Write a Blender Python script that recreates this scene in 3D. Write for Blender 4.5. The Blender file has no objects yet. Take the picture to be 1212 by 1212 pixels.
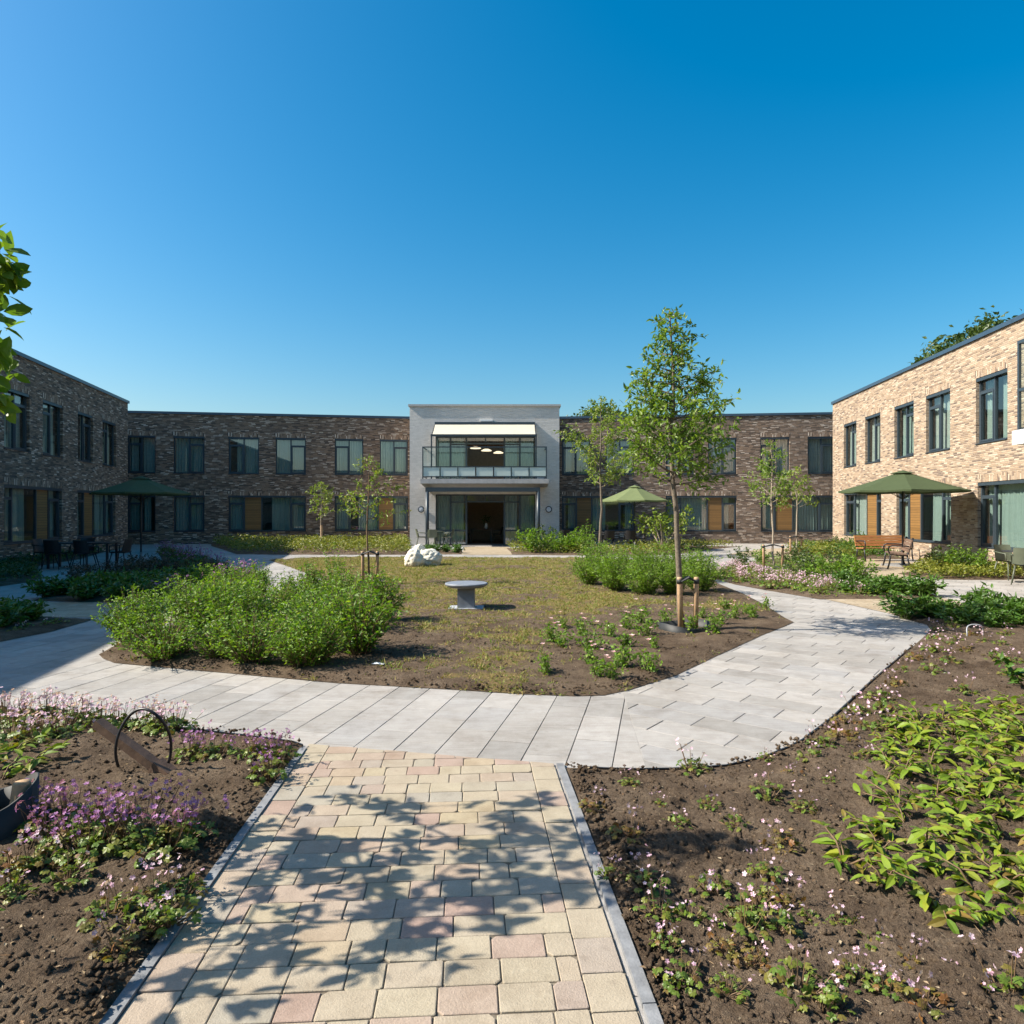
import bpy, math, random
import numpy as np
from mathutils import Vector, Matrix
from mathutils.geometry import delaunay_2d_cdt, tessellate_polygon

S = bpy.context.scene
COL = S.collection
R = math.radians
rng = np.random.default_rng(7)
random.seed(7)

# ------------------------------------------------------------------ camera, sky, sun, exposure
F = 820.0                     # focal length in photo pixels (photo is 1212 wide)
EYE = 1.65
cam = bpy.data.cameras.new('camera'); co = bpy.data.objects.new('camera', cam); COL.objects.link(co)
co.location = (0, 0, EYE); co.rotation_euler = (R(90), 0, 0)
cam.lens = 36 * F / 1212; cam.sensor_width = 36; cam.clip_end = 3000; cam.clip_start = 0.05
S.camera = co
SUN_EL = 40.5
SUN_DIR = Vector((-1, -0.10, math.tan(R(SUN_EL)))).normalized()
W = bpy.data.worlds.new('World'); S.world = W; W.use_nodes = True
wn = W.node_tree.nodes; wl = W.node_tree.links
bg = wn['Background']; sky = wn.new('ShaderNodeTexSky')
sky.sky_type = 'NISHITA'; sky.sun_disc = False
sky.sun_elevation = R(SUN_EL); sky.sun_rotation = R(-96)
sky.air_density = 1.2; sky.dust_density = 2.0; sky.ozone_density = 3.2; sky.altitude = 0
hs = wn.new('ShaderNodeHueSaturation'); hs.inputs['Saturation'].default_value = 1.54; hs.inputs['Hue'].default_value = 0.489
wl.new(sky.outputs[0], hs.inputs['Color']); wl.new(hs.outputs[0], bg.inputs[0]); bg.inputs[1].default_value = 0.085
sl = bpy.data.lights.new('sun', 'SUN'); so = bpy.data.objects.new('sun', sl); COL.objects.link(so)
sl.energy = 4.6; sl.angle = R(0.5); sl.color = (1, 0.925, 0.81)
so.rotation_euler = SUN_DIR.to_track_quat('Z', 'Y').to_euler(); so.location = (-30, 0, 30)
S.view_settings.view_transform = 'Standard'; S.view_settings.look = 'None'
S.view_settings.exposure = 1.05; S.view_settings.gamma = 1
S.render.engine = 'CYCLES'
S.cycles.use_denoising = True
S.cycles.max_bounces = 8; S.cycles.transparent_max_bounces = 12
S.cycles.diffuse_bounces = 3; S.cycles.glossy_bounces = 3; S.cycles.transmission_bounces = 4
S.cycles.caustics_reflective = False; S.cycles.caustics_refractive = False

K = F * EYE
def G(px, py):                # ground point seen at a photo pixel
    Y = K / (py - 606.0)
    return ((px - 606.0) / F * Y, Y)
def GP(pts): return [G(*p) for p in pts]

# ------------------------------------------------------------------ geometry helpers
class Geo:
    def __init__(s): s.V = []; s.Fc = []; s.n = 0
    def add(s, V, Fa, m=0):
        V = np.asarray(V, float).reshape(-1, 3); Fa = np.asarray(Fa, int)
        s.V.append(V); s.Fc.append((Fa + s.n, m)); s.n += len(V)
    def quad(s, a, b, c, d, m=0): s.add([a, b, c, d], [[0, 1, 2, 3]], m)
    def box(s, x0, x1, y0, y1, z0, z1, m=0):
        V = [(x, y, z) for z in (z0, z1) for y in (y0, y1) for x in (x0, x1)]
        s.add(V, [[0, 2, 3, 1], [4, 5, 7, 6], [0, 1, 5, 4], [2, 6, 7, 3], [0, 4, 6, 2], [1, 3, 7, 5]], m)
    def cbox(s, c, d, m=0):
        s.box(c[0]-d[0]/2, c[0]+d[0]/2, c[1]-d[1]/2, c[1]+d[1]/2, c[2]-d[2]/2, c[2]+d[2]/2, m)
    def tube(s, P, r, k=8, m=0, caps=True):
        P = np.asarray(P, float); n = len(P)
        r = np.full(n, r, float) if np.isscalar(r) else np.asarray(r, float)
        T = np.gradient(P, axis=0); T /= np.linalg.norm(T, axis=1)[:, None] + 1e-9
        up = np.array([0, 0, 1.0]) if abs(T[0][2]) < .9 else np.array([1.0, 0, 0])
        a = np.cross(T[0], up); a /= np.linalg.norm(a)
        A = []
        for t in T:
            a = a - t * np.dot(a, t); a /= np.linalg.norm(a) + 1e-9; A.append(a.copy())
        A = np.array(A); B = np.cross(T, A)
        th = np.arange(k) * 2 * math.pi / k
        V = P[:, None, :] + r[:, None, None] * (A[:, None, :] * np.cos(th)[None, :, None] + B[:, None, :] * np.sin(th)[None, :, None])
        i = np.arange(n-1)[:, None] * k; j = np.arange(k)[None, :]; j2 = (j + 1) % k
        Fq = np.stack([i + j, i + j2, i + k + j2, i + k + j], -1).reshape(-1, 4)
        s.add(V.reshape(-1, 3), Fq, m)
        if caps:
            b = s.n - n * k
            s.Fc.append((np.array([list(range(k))[::-1]]) + b, m)); s.Fc.append((np.array([list(range(k))]) + b + (n-1)*k, m))
    def lathe(s, prof, k=32, c=(0, 0), m=0):
        th = np.arange(k) * 2 * math.pi / k
        V = np.array([[(c[0] + r*math.cos(t), c[1] + r*math.sin(t), z) for t in th] for r, z in prof]).reshape(-1, 3)
        n = len(prof); i = np.arange(n-1)[:, None]*k; j = np.arange(k)[None]; j2 = (j+1) % k
        s.add(V, np.stack([i+j, i+j2, i+k+j2, i+k+j], -1).reshape(-1, 4), m)
    def bar(s, p0, p1, w, h, m=0, up=(0, 0, 1)):
        p0 = np.array(p0, float); p1 = np.array(p1, float); d = p1-p0; d /= np.linalg.norm(d)
        a = np.cross(d, up); a /= np.linalg.norm(a); b = np.cross(a, d)
        V = [p + a*sx*w/2 + b*sz*h/2 for p in (p0, p1) for sz in (-1, 1) for sx in (-1, 1)]
        s.add(V, [[0, 2, 3, 1], [4, 5, 7, 6], [0, 1, 5, 4], [2, 6, 7, 3], [0, 4, 6, 2], [1, 3, 7, 5]], m)
    def mesh(s, name, mats, smooth=False):
        me = bpy.data.meshes.new(name)
        V = np.concatenate(s.V) if s.V else np.zeros((0, 3))
        me.vertices.add(len(V)); me.vertices.foreach_set('co', V.astype('f').ravel())
        idx = np.concatenate([f.ravel() for f, _ in s.Fc]); tot = np.concatenate([np.full(len(f), f.shape[1]) for f, _ in s.Fc])
        mi = np.concatenate([np.full(len(f), m) for f, m in s.Fc])
        me.loops.add(len(idx)); me.loops.foreach_set('vertex_index', idx.astype('i'))
        me.polygons.add(len(tot)); st = np.concatenate([[0], np.cumsum(tot)[:-1]])
        me.polygons.foreach_set('loop_start', st.astype('i'))
        me.polygons.foreach_set('material_index', mi.astype('i'))
        me.polygons.foreach_set('use_smooth', np.full(len(tot), smooth))
        for m in (mats if isinstance(mats, (list, tuple)) else [mats]): me.materials.append(m)
        me.update(calc_edges=True); me.validate()
        return me
    def build(s, name, mats, parent=None, loc=(0, 0, 0), rz=0, smooth=False):
        return link(name, s.mesh(name, mats, smooth), parent, loc, rz)

def link(name, data, parent=None, loc=(0, 0, 0), rz=0, sc=1):
    o = bpy.data.objects.new(name, data); COL.objects.link(o)
    o.location = loc; o.rotation_euler = (0, 0, rz); o.scale = (sc, sc, sc)
    if parent: o.parent = parent
    return o
def tag(o, label=None, cat=None, group=None, kind=None):
    if label: o['label'] = label
    if cat: o['category'] = cat
    if group: o['group'] = group
    if kind: o['kind'] = kind
    return o
def thing(name, label, cat, loc=(0, 0, 0), rz=0, group=None):
    return tag(link(name, None, None, loc, rz), label, cat, group)
def dup(o, loc, rz=0, sc=1, label=None, group=None):
    def cp(a, par):
        c = a.copy(); COL.objects.link(c)
        if par: c.parent = par
        for ch in list(kids.get(a.name, [])): cp(ch, c)
        return c
    kids = {}
    for x in KIDSOF(o): kids.setdefault(x.parent.name, []).append(x)
    c = cp(o, None); c.location = loc; c.rotation_euler = (0, 0, rz); c.scale = (sc, sc, sc)
    if label: c['label'] = label
    if group: c['group'] = group
    return c
def KIDSOF(o):
    out = []
    for x in o.children: out.append(x); out += KIDSOF(x)
    return out

# numpy value noise
def _h(ix, iy, iz, seed):
    n = (ix*374761393 + iy*668265263 + iz*2147483647 + seed*1274126177) & 0xffffffff
    n = ((n ^ (n >> 13)) * 1274126177) & 0xffffffff
    return ((n ^ (n >> 16)) & 0xffff) / 65535.0
def vnoise(P, seed=0):
    P = np.asarray(P, float)
    if P.shape[1] == 2: P = np.c_[P, np.zeros(len(P))]
    i = np.floor(P).astype(np.int64); f = P - i; f = f*f*(3-2*f); r = 0
    for dx in (0, 1):
        for dy in (0, 1):
            for dz in (0, 1):
                w = (f[:, 0] if dx else 1-f[:, 0])*(f[:, 1] if dy else 1-f[:, 1])*(f[:, 2] if dz else 1-f[:, 2])
                r = r + w*_h(i[:, 0]+dx, i[:, 1]+dy, i[:, 2]+dz, seed)
    return r
def fbm(P, o=4, seed=0):
    P = np.asarray(P, float); a = 1; s = 0; t = 0
    for k in range(o): s = s + a*vnoise(P*2**k, seed+k); t += a; a *= .5
    return s/t
def inside(P, poly):
    P = np.asarray(P, float); x, y = P[:, 0], P[:, 1]; c = np.zeros(len(P), bool); n = len(poly)
    for i in range(n):
        x0, y0 = poly[i]; x1, y1 = poly[(i+1) % n]
        if y0 == y1: continue
        m = ((y0 > y) != (y1 > y)) & (x < (x1-x0)*(y-y0)/(y1-y0)+x0); c ^= m
    return c
def edist(P, poly):
    P = np.asarray(P, float); d = np.full(len(P), 1e9); n = len(poly)
    for i in range(n):
        a = np.array(poly[i]); b = np.array(poly[(i+1) % n]); ab = b-a
        t = np.clip(((P-a)@ab)/(ab@ab+1e-12), 0, 1); d = np.minimum(d, np.linalg.norm(P-(a+t[:, None]*ab), axis=1))
    return d

# leaves: batch of folded, drooping blades
def leaf_batch(P, D, Nn, L, Wd, prof=((.45, 1),), fold=.15, droop=.15):
    P = np.asarray(P, float); n = len(P)
    D = D/(np.linalg.norm(D, axis=1)[:, None]+1e-9)
    Nn = Nn - D*np.sum(Nn*D, 1)[:, None]; Nn /= np.linalg.norm(Nn, axis=1)[:, None]+1e-9
    Sd = np.cross(D, Nn); L = np.broadcast_to(L, n)[:, None]; Wd = np.broadcast_to(Wd, n)[:, None]
    cen = lambda t: P + D*L*t - Nn*droop*L*t*t
    cols = [P]; k = len(prof)
    for t, w in prof:
        c = cen(t); up = Nn*fold*Wd*w*.5
        cols += [c - Sd*Wd*w*.5 + up, c, c + Sd*Wd*w*.5 + up]
    cols.append(cen(1.0))
    m = 3*k+2; V = np.stack(cols, 1).reshape(-1, 3)
    fs = [[0, 2, 1], [0, 3, 2]]
    for i in range(k-1):
        a = 1+3*i; b = a+3
        fs += [[a, a+1, b+1], [a, b+1, b], [a+1, a+2, b+2], [a+1, b+2, b+1]]
    a = 1+3*(k-1); fs += [[a, a+1, m-1], [a+1, a+2, m-1]]
    Fa = (np.arange(n)[:, None, None]*m + np.array(fs)[None]).reshape(-1, 3)
    return V, Fa
def rdir(n, zlo=-1, zhi=1, r=rng):
    a = r.uniform(0, 2*math.pi, n); z = r.uniform(zlo, zhi, n); q = np.sqrt(1-z*z)
    return np.c_[q*np.cos(a), q*np.sin(a), z]

# ------------------------------------------------------------------ materials
def newmat(name):
    m = bpy.data.materials.new(name); m.use_nodes = True
    nt = m.node_tree; b = nt.nodes['Principled BSDF']
    return m, nt, b
def nd(nt, t, ins=None, **kw):
    n = nt.nodes.new(t)
    for k, v in kw.items(): setattr(n, k, v)
    if ins:
        for k, v in ins.items():
            if hasattr(v, 'links') or isinstance(v, bpy.types.NodeSocket): nt.links.new(v, n.inputs[k])
            else: n.inputs[k].default_value = v
    return n
def mth(nt, op, a, b=None, c=None):
    ins = {0: a}
    if b is not None: ins[1] = b
    if c is not None: ins[2] = c
    return nd(nt, 'ShaderNodeMath', ins, operation=op).outputs[0]
def ramp(nt, fac, stops, interp='LINEAR'):
    n = nt.nodes.new('ShaderNodeValToRGB'); cr = n.color_ramp; cr.interpolation = interp
    while len(cr.elements) < len(stops): cr.elements.new(.5)
    for e, (p, c) in zip(cr.elements, stops): e.position = p; e.color = (*c, 1)
    nt.links.new(fac, n.inputs[0]); return n.outputs[0]
def mixc(nt, fac, a, b, mode='MIX'):
    n = nt.nodes.new('ShaderNodeMix'); n.data_type = 'RGBA'; n.blend_type = mode
    for i, v in ((0, fac), (6, a), (7, b)):
        if isinstance(v, bpy.types.NodeSocket): nt.links.new(v, n.inputs[i])
        else: n.inputs[i].default_value = v if i == 0 else (*v, 1)
    return n.outputs[2]
def noise(nt, vec, scale, detail=4, rough=.6):
    return nd(nt, 'ShaderNodeTexNoise', {'Vector': vec, 'Scale': scale, 'Detail': detail, 'Roughness': rough}).outputs['Fac']
def objco(nt): return nd(nt, 'ShaderNodeTexCoord').outputs['Object']
def bump(nt, b, h, strength=.5, dist=.01):
    n = nd(nt, 'ShaderNodeBump', {'Height': h, 'Strength': strength, 'Distance': dist}); nt.links.new(n.outputs[0], b.inputs['Normal'])

def simple(name, col, rough=.6, metal=0, var=.12, scale=8, bs=.0, spec=.5):
    m, nt, b = newmat(name); oc = objco(nt); nz = noise(nt, oc, scale)
    c2 = tuple(min(1, c*(1+var)) for c in col); c1 = tuple(c*(1-var) for c in col)
    nt.links.new(ramp(nt, nz, [(.3, c1), (.7, c2)]), b.inputs['Base Color'])
    b.inputs['Roughness'].default_value = rough; b.inputs['Metallic'].default_value = metal
    b.inputs['Specular IOR Level'].default_value = spec
    if bs: bump(nt, b, noise(nt, oc, scale*6), bs, .01)
    return m

def brick_mat(name, stops, bw=.22, bh=.052, joint=.012, mortar=(.3, .27, .23), swap=False, depth=.01, rough=.85):
    m, nt, b = newmat(name); oc = objco(nt)
    sp = nd(nt, 'ShaderNodeSeparateXYZ', {0: oc})
    u = mth(nt, 'ADD', sp.outputs[0], sp.outputs[1]); v = sp.outputs[2]
    if swap: u, v = v, u
    vb = mth(nt, 'DIVIDE', v, bh); row = mth(nt, 'FLOOR', vb)
    rr = nd(nt, 'ShaderNodeTexWhiteNoise', {'W': row}, noise_dimensions='1D').outputs['Value']
    ub = mth(nt, 'ADD', mth(nt, 'DIVIDE', u, bw), mth(nt, 'MULTIPLY', rr, 7.0)); colm = mth(nt, 'FLOOR', ub)
    cv = nd(nt, 'ShaderNodeCombineXYZ', {0: colm, 1: row}).outputs[0]
    rnd = nd(nt, 'ShaderNodeTexWhiteNoise', {'Vector': cv}, noise_dimensions='2D').outputs['Value']
    fu = mth(nt, 'FRACT', ub); fv = mth(nt, 'FRACT', vb)
    du = mth(nt, 'MULTIPLY', mth(nt, 'MINIMUM', fu, mth(nt, 'SUBTRACT', 1.0, fu)), bw)
    dv = mth(nt, 'MULTIPLY', mth(nt, 'MINIMUM', fv, mth(nt, 'SUBTRACT', 1.0, fv)), bh)
    d = mth(nt, 'MINIMUM', du, dv)
    mask = nd(nt, 'ShaderNodeMapRange', {0: d, 1: joint*.3, 2: joint*.75}).outputs[0]
    nz = noise(nt, oc, 18, 5, .65)
    col = ramp(nt, rnd, stops)
    col = mixc(nt, .45, col, ramp(nt, nz, [(.25, (.35, .35, .35)), (.75, (1, 1, 1))]), 'MULTIPLY')
    big = noise(nt, oc, .7, 3)
    col = mixc(nt, .5, col, ramp(nt, big, [(.3, (.72, .70, .68)), (.7, (1, 1, 1))]), 'MULTIPLY')
    col = mixc(nt, mask, mortar, col)
    nt.links.new(col, b.inputs['Base Color']); b.inputs['Roughness'].default_value = rough
    h = mth(nt, 'ADD', mask, mth(nt, 'ADD', mth(nt, 'MULTIPLY', rnd, .6), mth(nt, 'MULTIPLY', nz, .5)))
    bump(nt, b, h, 1.0, depth)
    return m
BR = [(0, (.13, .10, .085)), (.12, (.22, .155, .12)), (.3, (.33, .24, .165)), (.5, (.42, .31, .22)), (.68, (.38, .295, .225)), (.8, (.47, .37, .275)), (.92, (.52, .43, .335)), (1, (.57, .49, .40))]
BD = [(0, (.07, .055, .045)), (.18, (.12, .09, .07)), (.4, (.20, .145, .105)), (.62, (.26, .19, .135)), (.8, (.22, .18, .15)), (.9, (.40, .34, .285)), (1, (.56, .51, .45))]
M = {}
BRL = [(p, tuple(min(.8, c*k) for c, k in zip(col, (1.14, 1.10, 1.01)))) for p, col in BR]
BRL_SHADE = [(p, tuple(c*k for c, k in zip(col, (1.55, 1.42, 1.30)))) for p, col in BD]
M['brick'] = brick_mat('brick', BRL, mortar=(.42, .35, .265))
M['brickshade'] = brick_mat('shade_toned_brick', BRL_SHADE, mortar=(.13, .105, .085), depth=.02)  # same brick as the sunlit wing, with shade put into its colour
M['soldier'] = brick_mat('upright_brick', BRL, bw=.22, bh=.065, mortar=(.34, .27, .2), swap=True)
M['soldiershade'] = brick_mat('shade_toned_upright_brick', BRL_SHADE, bw=.22, bh=.065, mortar=(.12, .1, .08), swap=True)  # upright courses, same shade put into the colour
GT = [(0, (.70, .66, .61)), (.4, (.75, .71, .655)), (.8, (.79, .745, .69)), (1, (.82, .78, .73))]
M['greytile'] = brick_mat('grey_wall_tile', GT, bw=.22, bh=.075, joint=.014, mortar=(.60, .57, .53), rough=.6, depth=.004)
M['frame'] = simple('frame_metal', (.035, .05, .062), .4, .0, .1)
M['coping'] = simple('coping_metal', (.05, .085, .125), .35, .3, .1)
M['black'] = simple('black_iron', (.012, .012, .014), .4, 0, .2, 20)
M['rubber'] = simple('rubber', (.02, .022, .022), .6, 0, .3, 10)
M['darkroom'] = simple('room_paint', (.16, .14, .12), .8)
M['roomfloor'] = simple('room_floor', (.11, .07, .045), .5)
M['concrete'] = simple('concrete', (.42, .42, .41), .8, 0, .15, 12, .2)
M['kerb'] = simple('kerb_concrete', (.20, .205, .21), .85, 0, .25, 14, .3)
M['white'] = simple('white_render', (.75, .75, .73), .7, 0, .06)
M['stake'] = simple('stake_wood', (.42, .27, .15), .75, 0, .25, 14, .2)
M['oldwood'] = simple('weathered_wood', (.11, .065, .04), .7, 0, .35, 12, .3)
M['basin'] = simple('grey_stone', (.20, .22, .25), .55, 0, .2, 7, .2)
M['bark'] = simple('bark', (.15, .12, .085), .85, 0, .4, 25, .5)
M['barkpale'] = simple('pale_bark', (.33, .27, .2), .85, 0, .3, 25, .4)
M['stem'] = simple('stem', (.16, .10, .05), .7, 0, .3, 20)
M['gstem'] = simple('green_stem', (.14, .16, .05), .6, 0, .3, 20)
M['granite'] = simple('granite', (.2, .2, .2), .7, 0, .2, 30)
M['chairgreen'] = simple('green_plastic', (.10, .115, .075), .45, 0, .08)
M['anthracite'] = simple('anthracite_metal', (.02, .02, .022), .5, 0, .2)
M['slab'] = simple('balcony_concrete', (.42, .41, .40), .8, 0, .12, 5)
M['ground'] = simple('ground_earth', (.12, .11, .07), .95, 0, .3, .4)
M['bedding'] = simple('joint_sand', (.10, .09, .075), .95, 0, .3, 30)
M['sand'] = simple('joint_sand_pale', (.16, .135, .10), .95, 0, .35, 40, .3)

def wood_mat(name, c1, c2, slat=.09, axis=2):
    m, nt, b = newmat(name); oc = objco(nt); sp = nd(nt, 'ShaderNodeSeparateXYZ', {0: oc})
    vz = mth(nt, 'DIVIDE', sp.outputs[axis], slat); f = mth(nt, 'FRACT', vz); fl = mth(nt, 'FLOOR', vz)
    rd = nd(nt, 'ShaderNodeTexWhiteNoise', {'W': fl}, noise_dimensions='1D').outputs[0]
    mp = nd(nt, 'ShaderNodeMapping', {0: oc, 3: (2, 2, 40)}).outputs[0]
    nz = noise(nt, mp, 2)
    c = ramp(nt, mth(nt, 'ADD', mth(nt, 'MULTIPLY', nz, .7), mth(nt, 'MULTIPLY', rd, .3)), [(.2, c1), (.8, c2)])
    g = nd(nt, 'ShaderNodeMapRange', {0: mth(nt, 'MINIMUM', f, mth(nt, 'SUBTRACT', 1.0, f)), 1: .02, 2: .08}).outputs[0]
    c = mixc(nt, g, (.03, .02, .01), c)
    nt.links.new(c, b.inputs['Base Color']); b.inputs['Roughness'].default_value = .55
    bump(nt, b, g, .6, .006); return m
M['panel'] = wood_mat('wood_cladding', (.16, .082, .022), (.28, .15, .045), .09)
M['bench'] = wood_mat('bench_wood', (.36, .14, .045), (.52, .25, .10), 3.0)

M['shadewood'] = wood_mat('shaded_bench_wood', (.12, .075, .05), (.22, .14, .10), 3.0)  # bench wood again, with its shade put into a darker colour
def glass_mat(name, tint, ior=1.7, rough=0.0):
    m, nt, b = newmat(name); nt.nodes.remove(b); out = nt.nodes['Material Output']
    t = nd(nt, 'ShaderNodeBsdfTransparent', {0: (*tint, 1)}); g = nd(nt, 'ShaderNodeBsdfGlossy', {0: (.95, .98, 1, 1), 'Roughness': rough})
    ge = nd(nt, 'ShaderNodeNewGeometry'); dt = nd(nt, 'ShaderNodeVectorMath', {0: ge.outputs['Incoming'], 1: ge.outputs['Normal']}, operation='DOT_PRODUCT').outputs['Value']
    r0 = ((ior-1)/(ior+1))**2
    fr = mth(nt, 'ADD', r0, mth(nt, 'MULTIPLY', 1-r0, mth(nt, 'POWER', mth(nt, 'SUBTRACT', 1.0, mth(nt, 'ABSOLUTE', dt)), 5.0)))
    mx = nd(nt, 'ShaderNodeMixShader', {0: fr, 1: t.outputs[0], 2: g.outputs[0]})
    nt.links.new(mx.outputs[0], out.inputs[0]); return m
M['glass'] = glass_mat('window_glass', (.78, .89, .87), 2.5)
M['railglass'] = glass_mat('railing_glass', (.86, .93, .92), 1.35)
def frosted():
    m, nt, b = newmat('frosted_glass'); b.inputs['Base Color'].default_value = (.68, .78, .72, 1); b.inputs['Roughness'].default_value = .25
    b.inputs['Alpha'].default_value = .8; return m
M['frosted'] = frosted()
def cloth(name, col, tr=.35, rough=.9, var=.06, scale=6):
    m, nt, b = newmat(name); out = nt.nodes['Material Output']; oc = objco(nt); nz = noise(nt, oc, scale)
    c = ramp(nt, nz, [(.3, tuple(x*(1-var) for x in col)), (.7, tuple(min(1, x*(1+var)) for x in col))])
    nt.links.new(c, b.inputs['Base Color']); b.inputs['Roughness'].default_value = rough; b.inputs['Specular IOR Level'].default_value = .2
    t = nd(nt, 'ShaderNodeBsdfTranslucent', {0: c})
    mx = nd(nt, 'ShaderNodeMixShader', {0: tr, 1: b.outputs[0], 2: t.outputs[0]}); nt.links.new(mx.outputs[0], out.inputs[0]); return m
M['curtain'] = cloth('curtain', (.47, .53, .48), .35)
M['curtainpale'] = cloth('pale_curtain', (.60, .60, .55), .3)
M['parasol'] = cloth('green_canvas', (.078, .105, .05), .25)
M['parasolpale'] = cloth('pale_green_canvas', (.23, .28, .13), .4)
M['awning'] = cloth('cream_canvas', (.85, .78, .62), .4)
def leaf_mat(name, cols, tr=.3, rough=.42, gain=1.0):
    m, nt, b = newmat(name); out = nt.nodes['Material Output']
    rd = nd(nt, 'ShaderNodeNewGeometry').outputs['Random Per Island']
    n = len(cols); c = ramp(nt, rd, [(i/(n-1), cols[i]) for i in range(n)])
    nt.links.new(c, b.inputs['Base Color']); b.inputs['Roughness'].default_value = rough; b.inputs['Specular IOR Level'].default_value = .4
    tc = mixc(nt, 1.0, c, (1.25*gain, 1.3*gain, .5), 'MULTIPLY')
    t = nd(nt, 'ShaderNodeBsdfTranslucent', {0: tc})
    mx = nd(nt, 'ShaderNodeMixShader', {0: tr, 1: b.outputs[0], 2: t.outputs[0]}); nt.links.new(mx.outputs[0], out.inputs[0]); return m
L = {}
L['tree'] = leaf_mat('tree_leaf', [(.085, .15, .02), (.13, .22, .028), (.18, .275, .035), (.24, .32, .05)], .45)
L['young'] = leaf_mat('young_tree_leaf', [(.13, .20, .025), (.18, .27, .03), (.22, .30, .045), (.24, .23, .05)], .4)
L['near'] = leaf_mat('near_tree_leaf', [(.09, .17, .02), (.13, .22, .025), (.19, .27, .03)], .45)
L['hedge'] = leaf_mat('hedge_leaf', [(.085, .18, .014), (.125, .245, .016), (.18, .31, .02), (.11, .19, .035), (.26, .36, .03)], .42, .5)
L['fern'] = leaf_mat('feathery_leaf', [(.10, .19, .016), (.15, .26, .02), (.21, .33, .025)], .42, .5)
L['ger'] = leaf_mat('geranium_leaf', [(.08, .14, .02), (.12, .19, .025), (.18, .23, .03), (.2, .2, .035), (.13, .2, .03), (.2, .10, .03)])
L['gerred'] = leaf_mat('reddish_leaf', [(.14, .16, .03), (.20, .11, .03), (.18, .18, .03), (.24, .09, .04)])
L['broad'] = leaf_mat('broad_leaf', [(.11, .19, .012), (.16, .25, .014), (.21, .29, .02), (.27, .29, .025), (.12, .19, .02), (.15, .24, .015), (.2, .28, .02), (.23, .13, .03), (.10, .17, .015), (.18, .26, .02)], .3, .55)
L['cover'] = leaf_mat('cover_leaf', [(.10, .13, .02), (.16, .19, .025), (.22, .24, .03), (.25, .23, .05)])
L['peony'] = leaf_mat('glossy_leaf', [(.05, .11, .015), (.07, .15, .02), (.10, .19, .025)])
L['dark'] = leaf_mat('dark_leaf', [(.04, .07, .02), (.06, .10, .025), (.09, .13, .03)])
L['plum'] = leaf_mat('plum_leaf', [(.06, .05, .035), (.08, .06, .04), (.05, .06, .03)])
L['grass'] = leaf_mat('grass_blade', [(.16, .19, .035), (.25, .25, .06), (.36, .29, .10), (.30, .20, .08), (.16, .24, .03), (.40, .30, .13), (.14, .22, .03), (.20, .27, .04)], .25, .7)
L['pink'] = leaf_mat('pink_petal', [(.62, .35, .48), (.72, .48, .60), (.80, .66, .72)], .3, .6, .8)
L['purple'] = leaf_mat('purple_petal', [(.32, .12, .34), (.42, .18, .42), (.55, .30, .52)], .3, .6, .8)
L['rose'] = leaf_mat('rose_petal', [(.75, .5, .56), (.8, .62, .62), (.7, .32, .4)], .3, .6, .8)

def soil_mat(name, grass=False):
    m, nt, b = newmat(name); oc = objco(nt)
    n1 = noise(nt, oc, 3.0, 6, .7); n2 = noise(nt, oc, 60, 5, .7); n3 = noise(nt, oc, 260, 2, .6)
    base = ramp(nt, mth(nt, 'ADD', mth(nt, 'MULTIPLY', n1, .5), mth(nt, 'MULTIPLY', n2, .5)),
                [(.33, (.066, .046, .032)), (.5, (.155, .112, .076)), (.66, (.275, .21, .145))])
    base = mixc(nt, .7, base, ramp(nt, noise(nt, oc, .9, 4, .6), [(.34, (.62, .58, .55)), (.5, (1, 1, 1)), (.68, (1.0, .98, .94))]), 'MULTIPLY')
    vo = nd(nt, 'ShaderNodeTexVoronoi', {'Vector': oc, 'Scale': 90.0})
    spk = mth(nt, 'LESS_THAN', vo.outputs['Distance'], .16); pick = mth(nt, 'GREATER_THAN', nd(nt, 'ShaderNodeSeparateColor', {0: vo.outputs['Color']}).outputs[0], .86)
    base = mixc(nt, mth(nt, 'MULTIPLY', spk, pick), base, (.48, .38, .24))
    if grass:
        at = nd(nt, 'ShaderNodeAttribute', attribute_name='cover').outputs['Fac']
        g = ramp(nt, noise(nt, oc, 14, 6, .75), [(.3, (.14, .125, .04)), (.45, (.21, .165, .065)), (.58, (.25, .17, .085)), (.72, (.13, .15, .035))])
        fac = nd(nt, 'ShaderNodeMapRange', {0: mth(nt, 'ADD', at, mth(nt, 'MULTIPLY', mth(nt, 'SUBTRACT', n2, .5), 1.4)), 1: .4, 2: .62}).outputs[0]
        base = mixc(nt, fac, base, g)
    nt.links.new(base, b.inputs['Base Color']); b.inputs['Roughness'].default_value = 1; b.inputs['Specular IOR Level'].default_value = .1
    bump(nt, b, mth(nt, 'ADD', n2, mth(nt, 'MULTIPLY', n3, .5)), 1.0, .03)
    return m
M['soil'] = soil_mat('soil'); M['lawn'] = soil_mat('lawn_soil', True)
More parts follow.
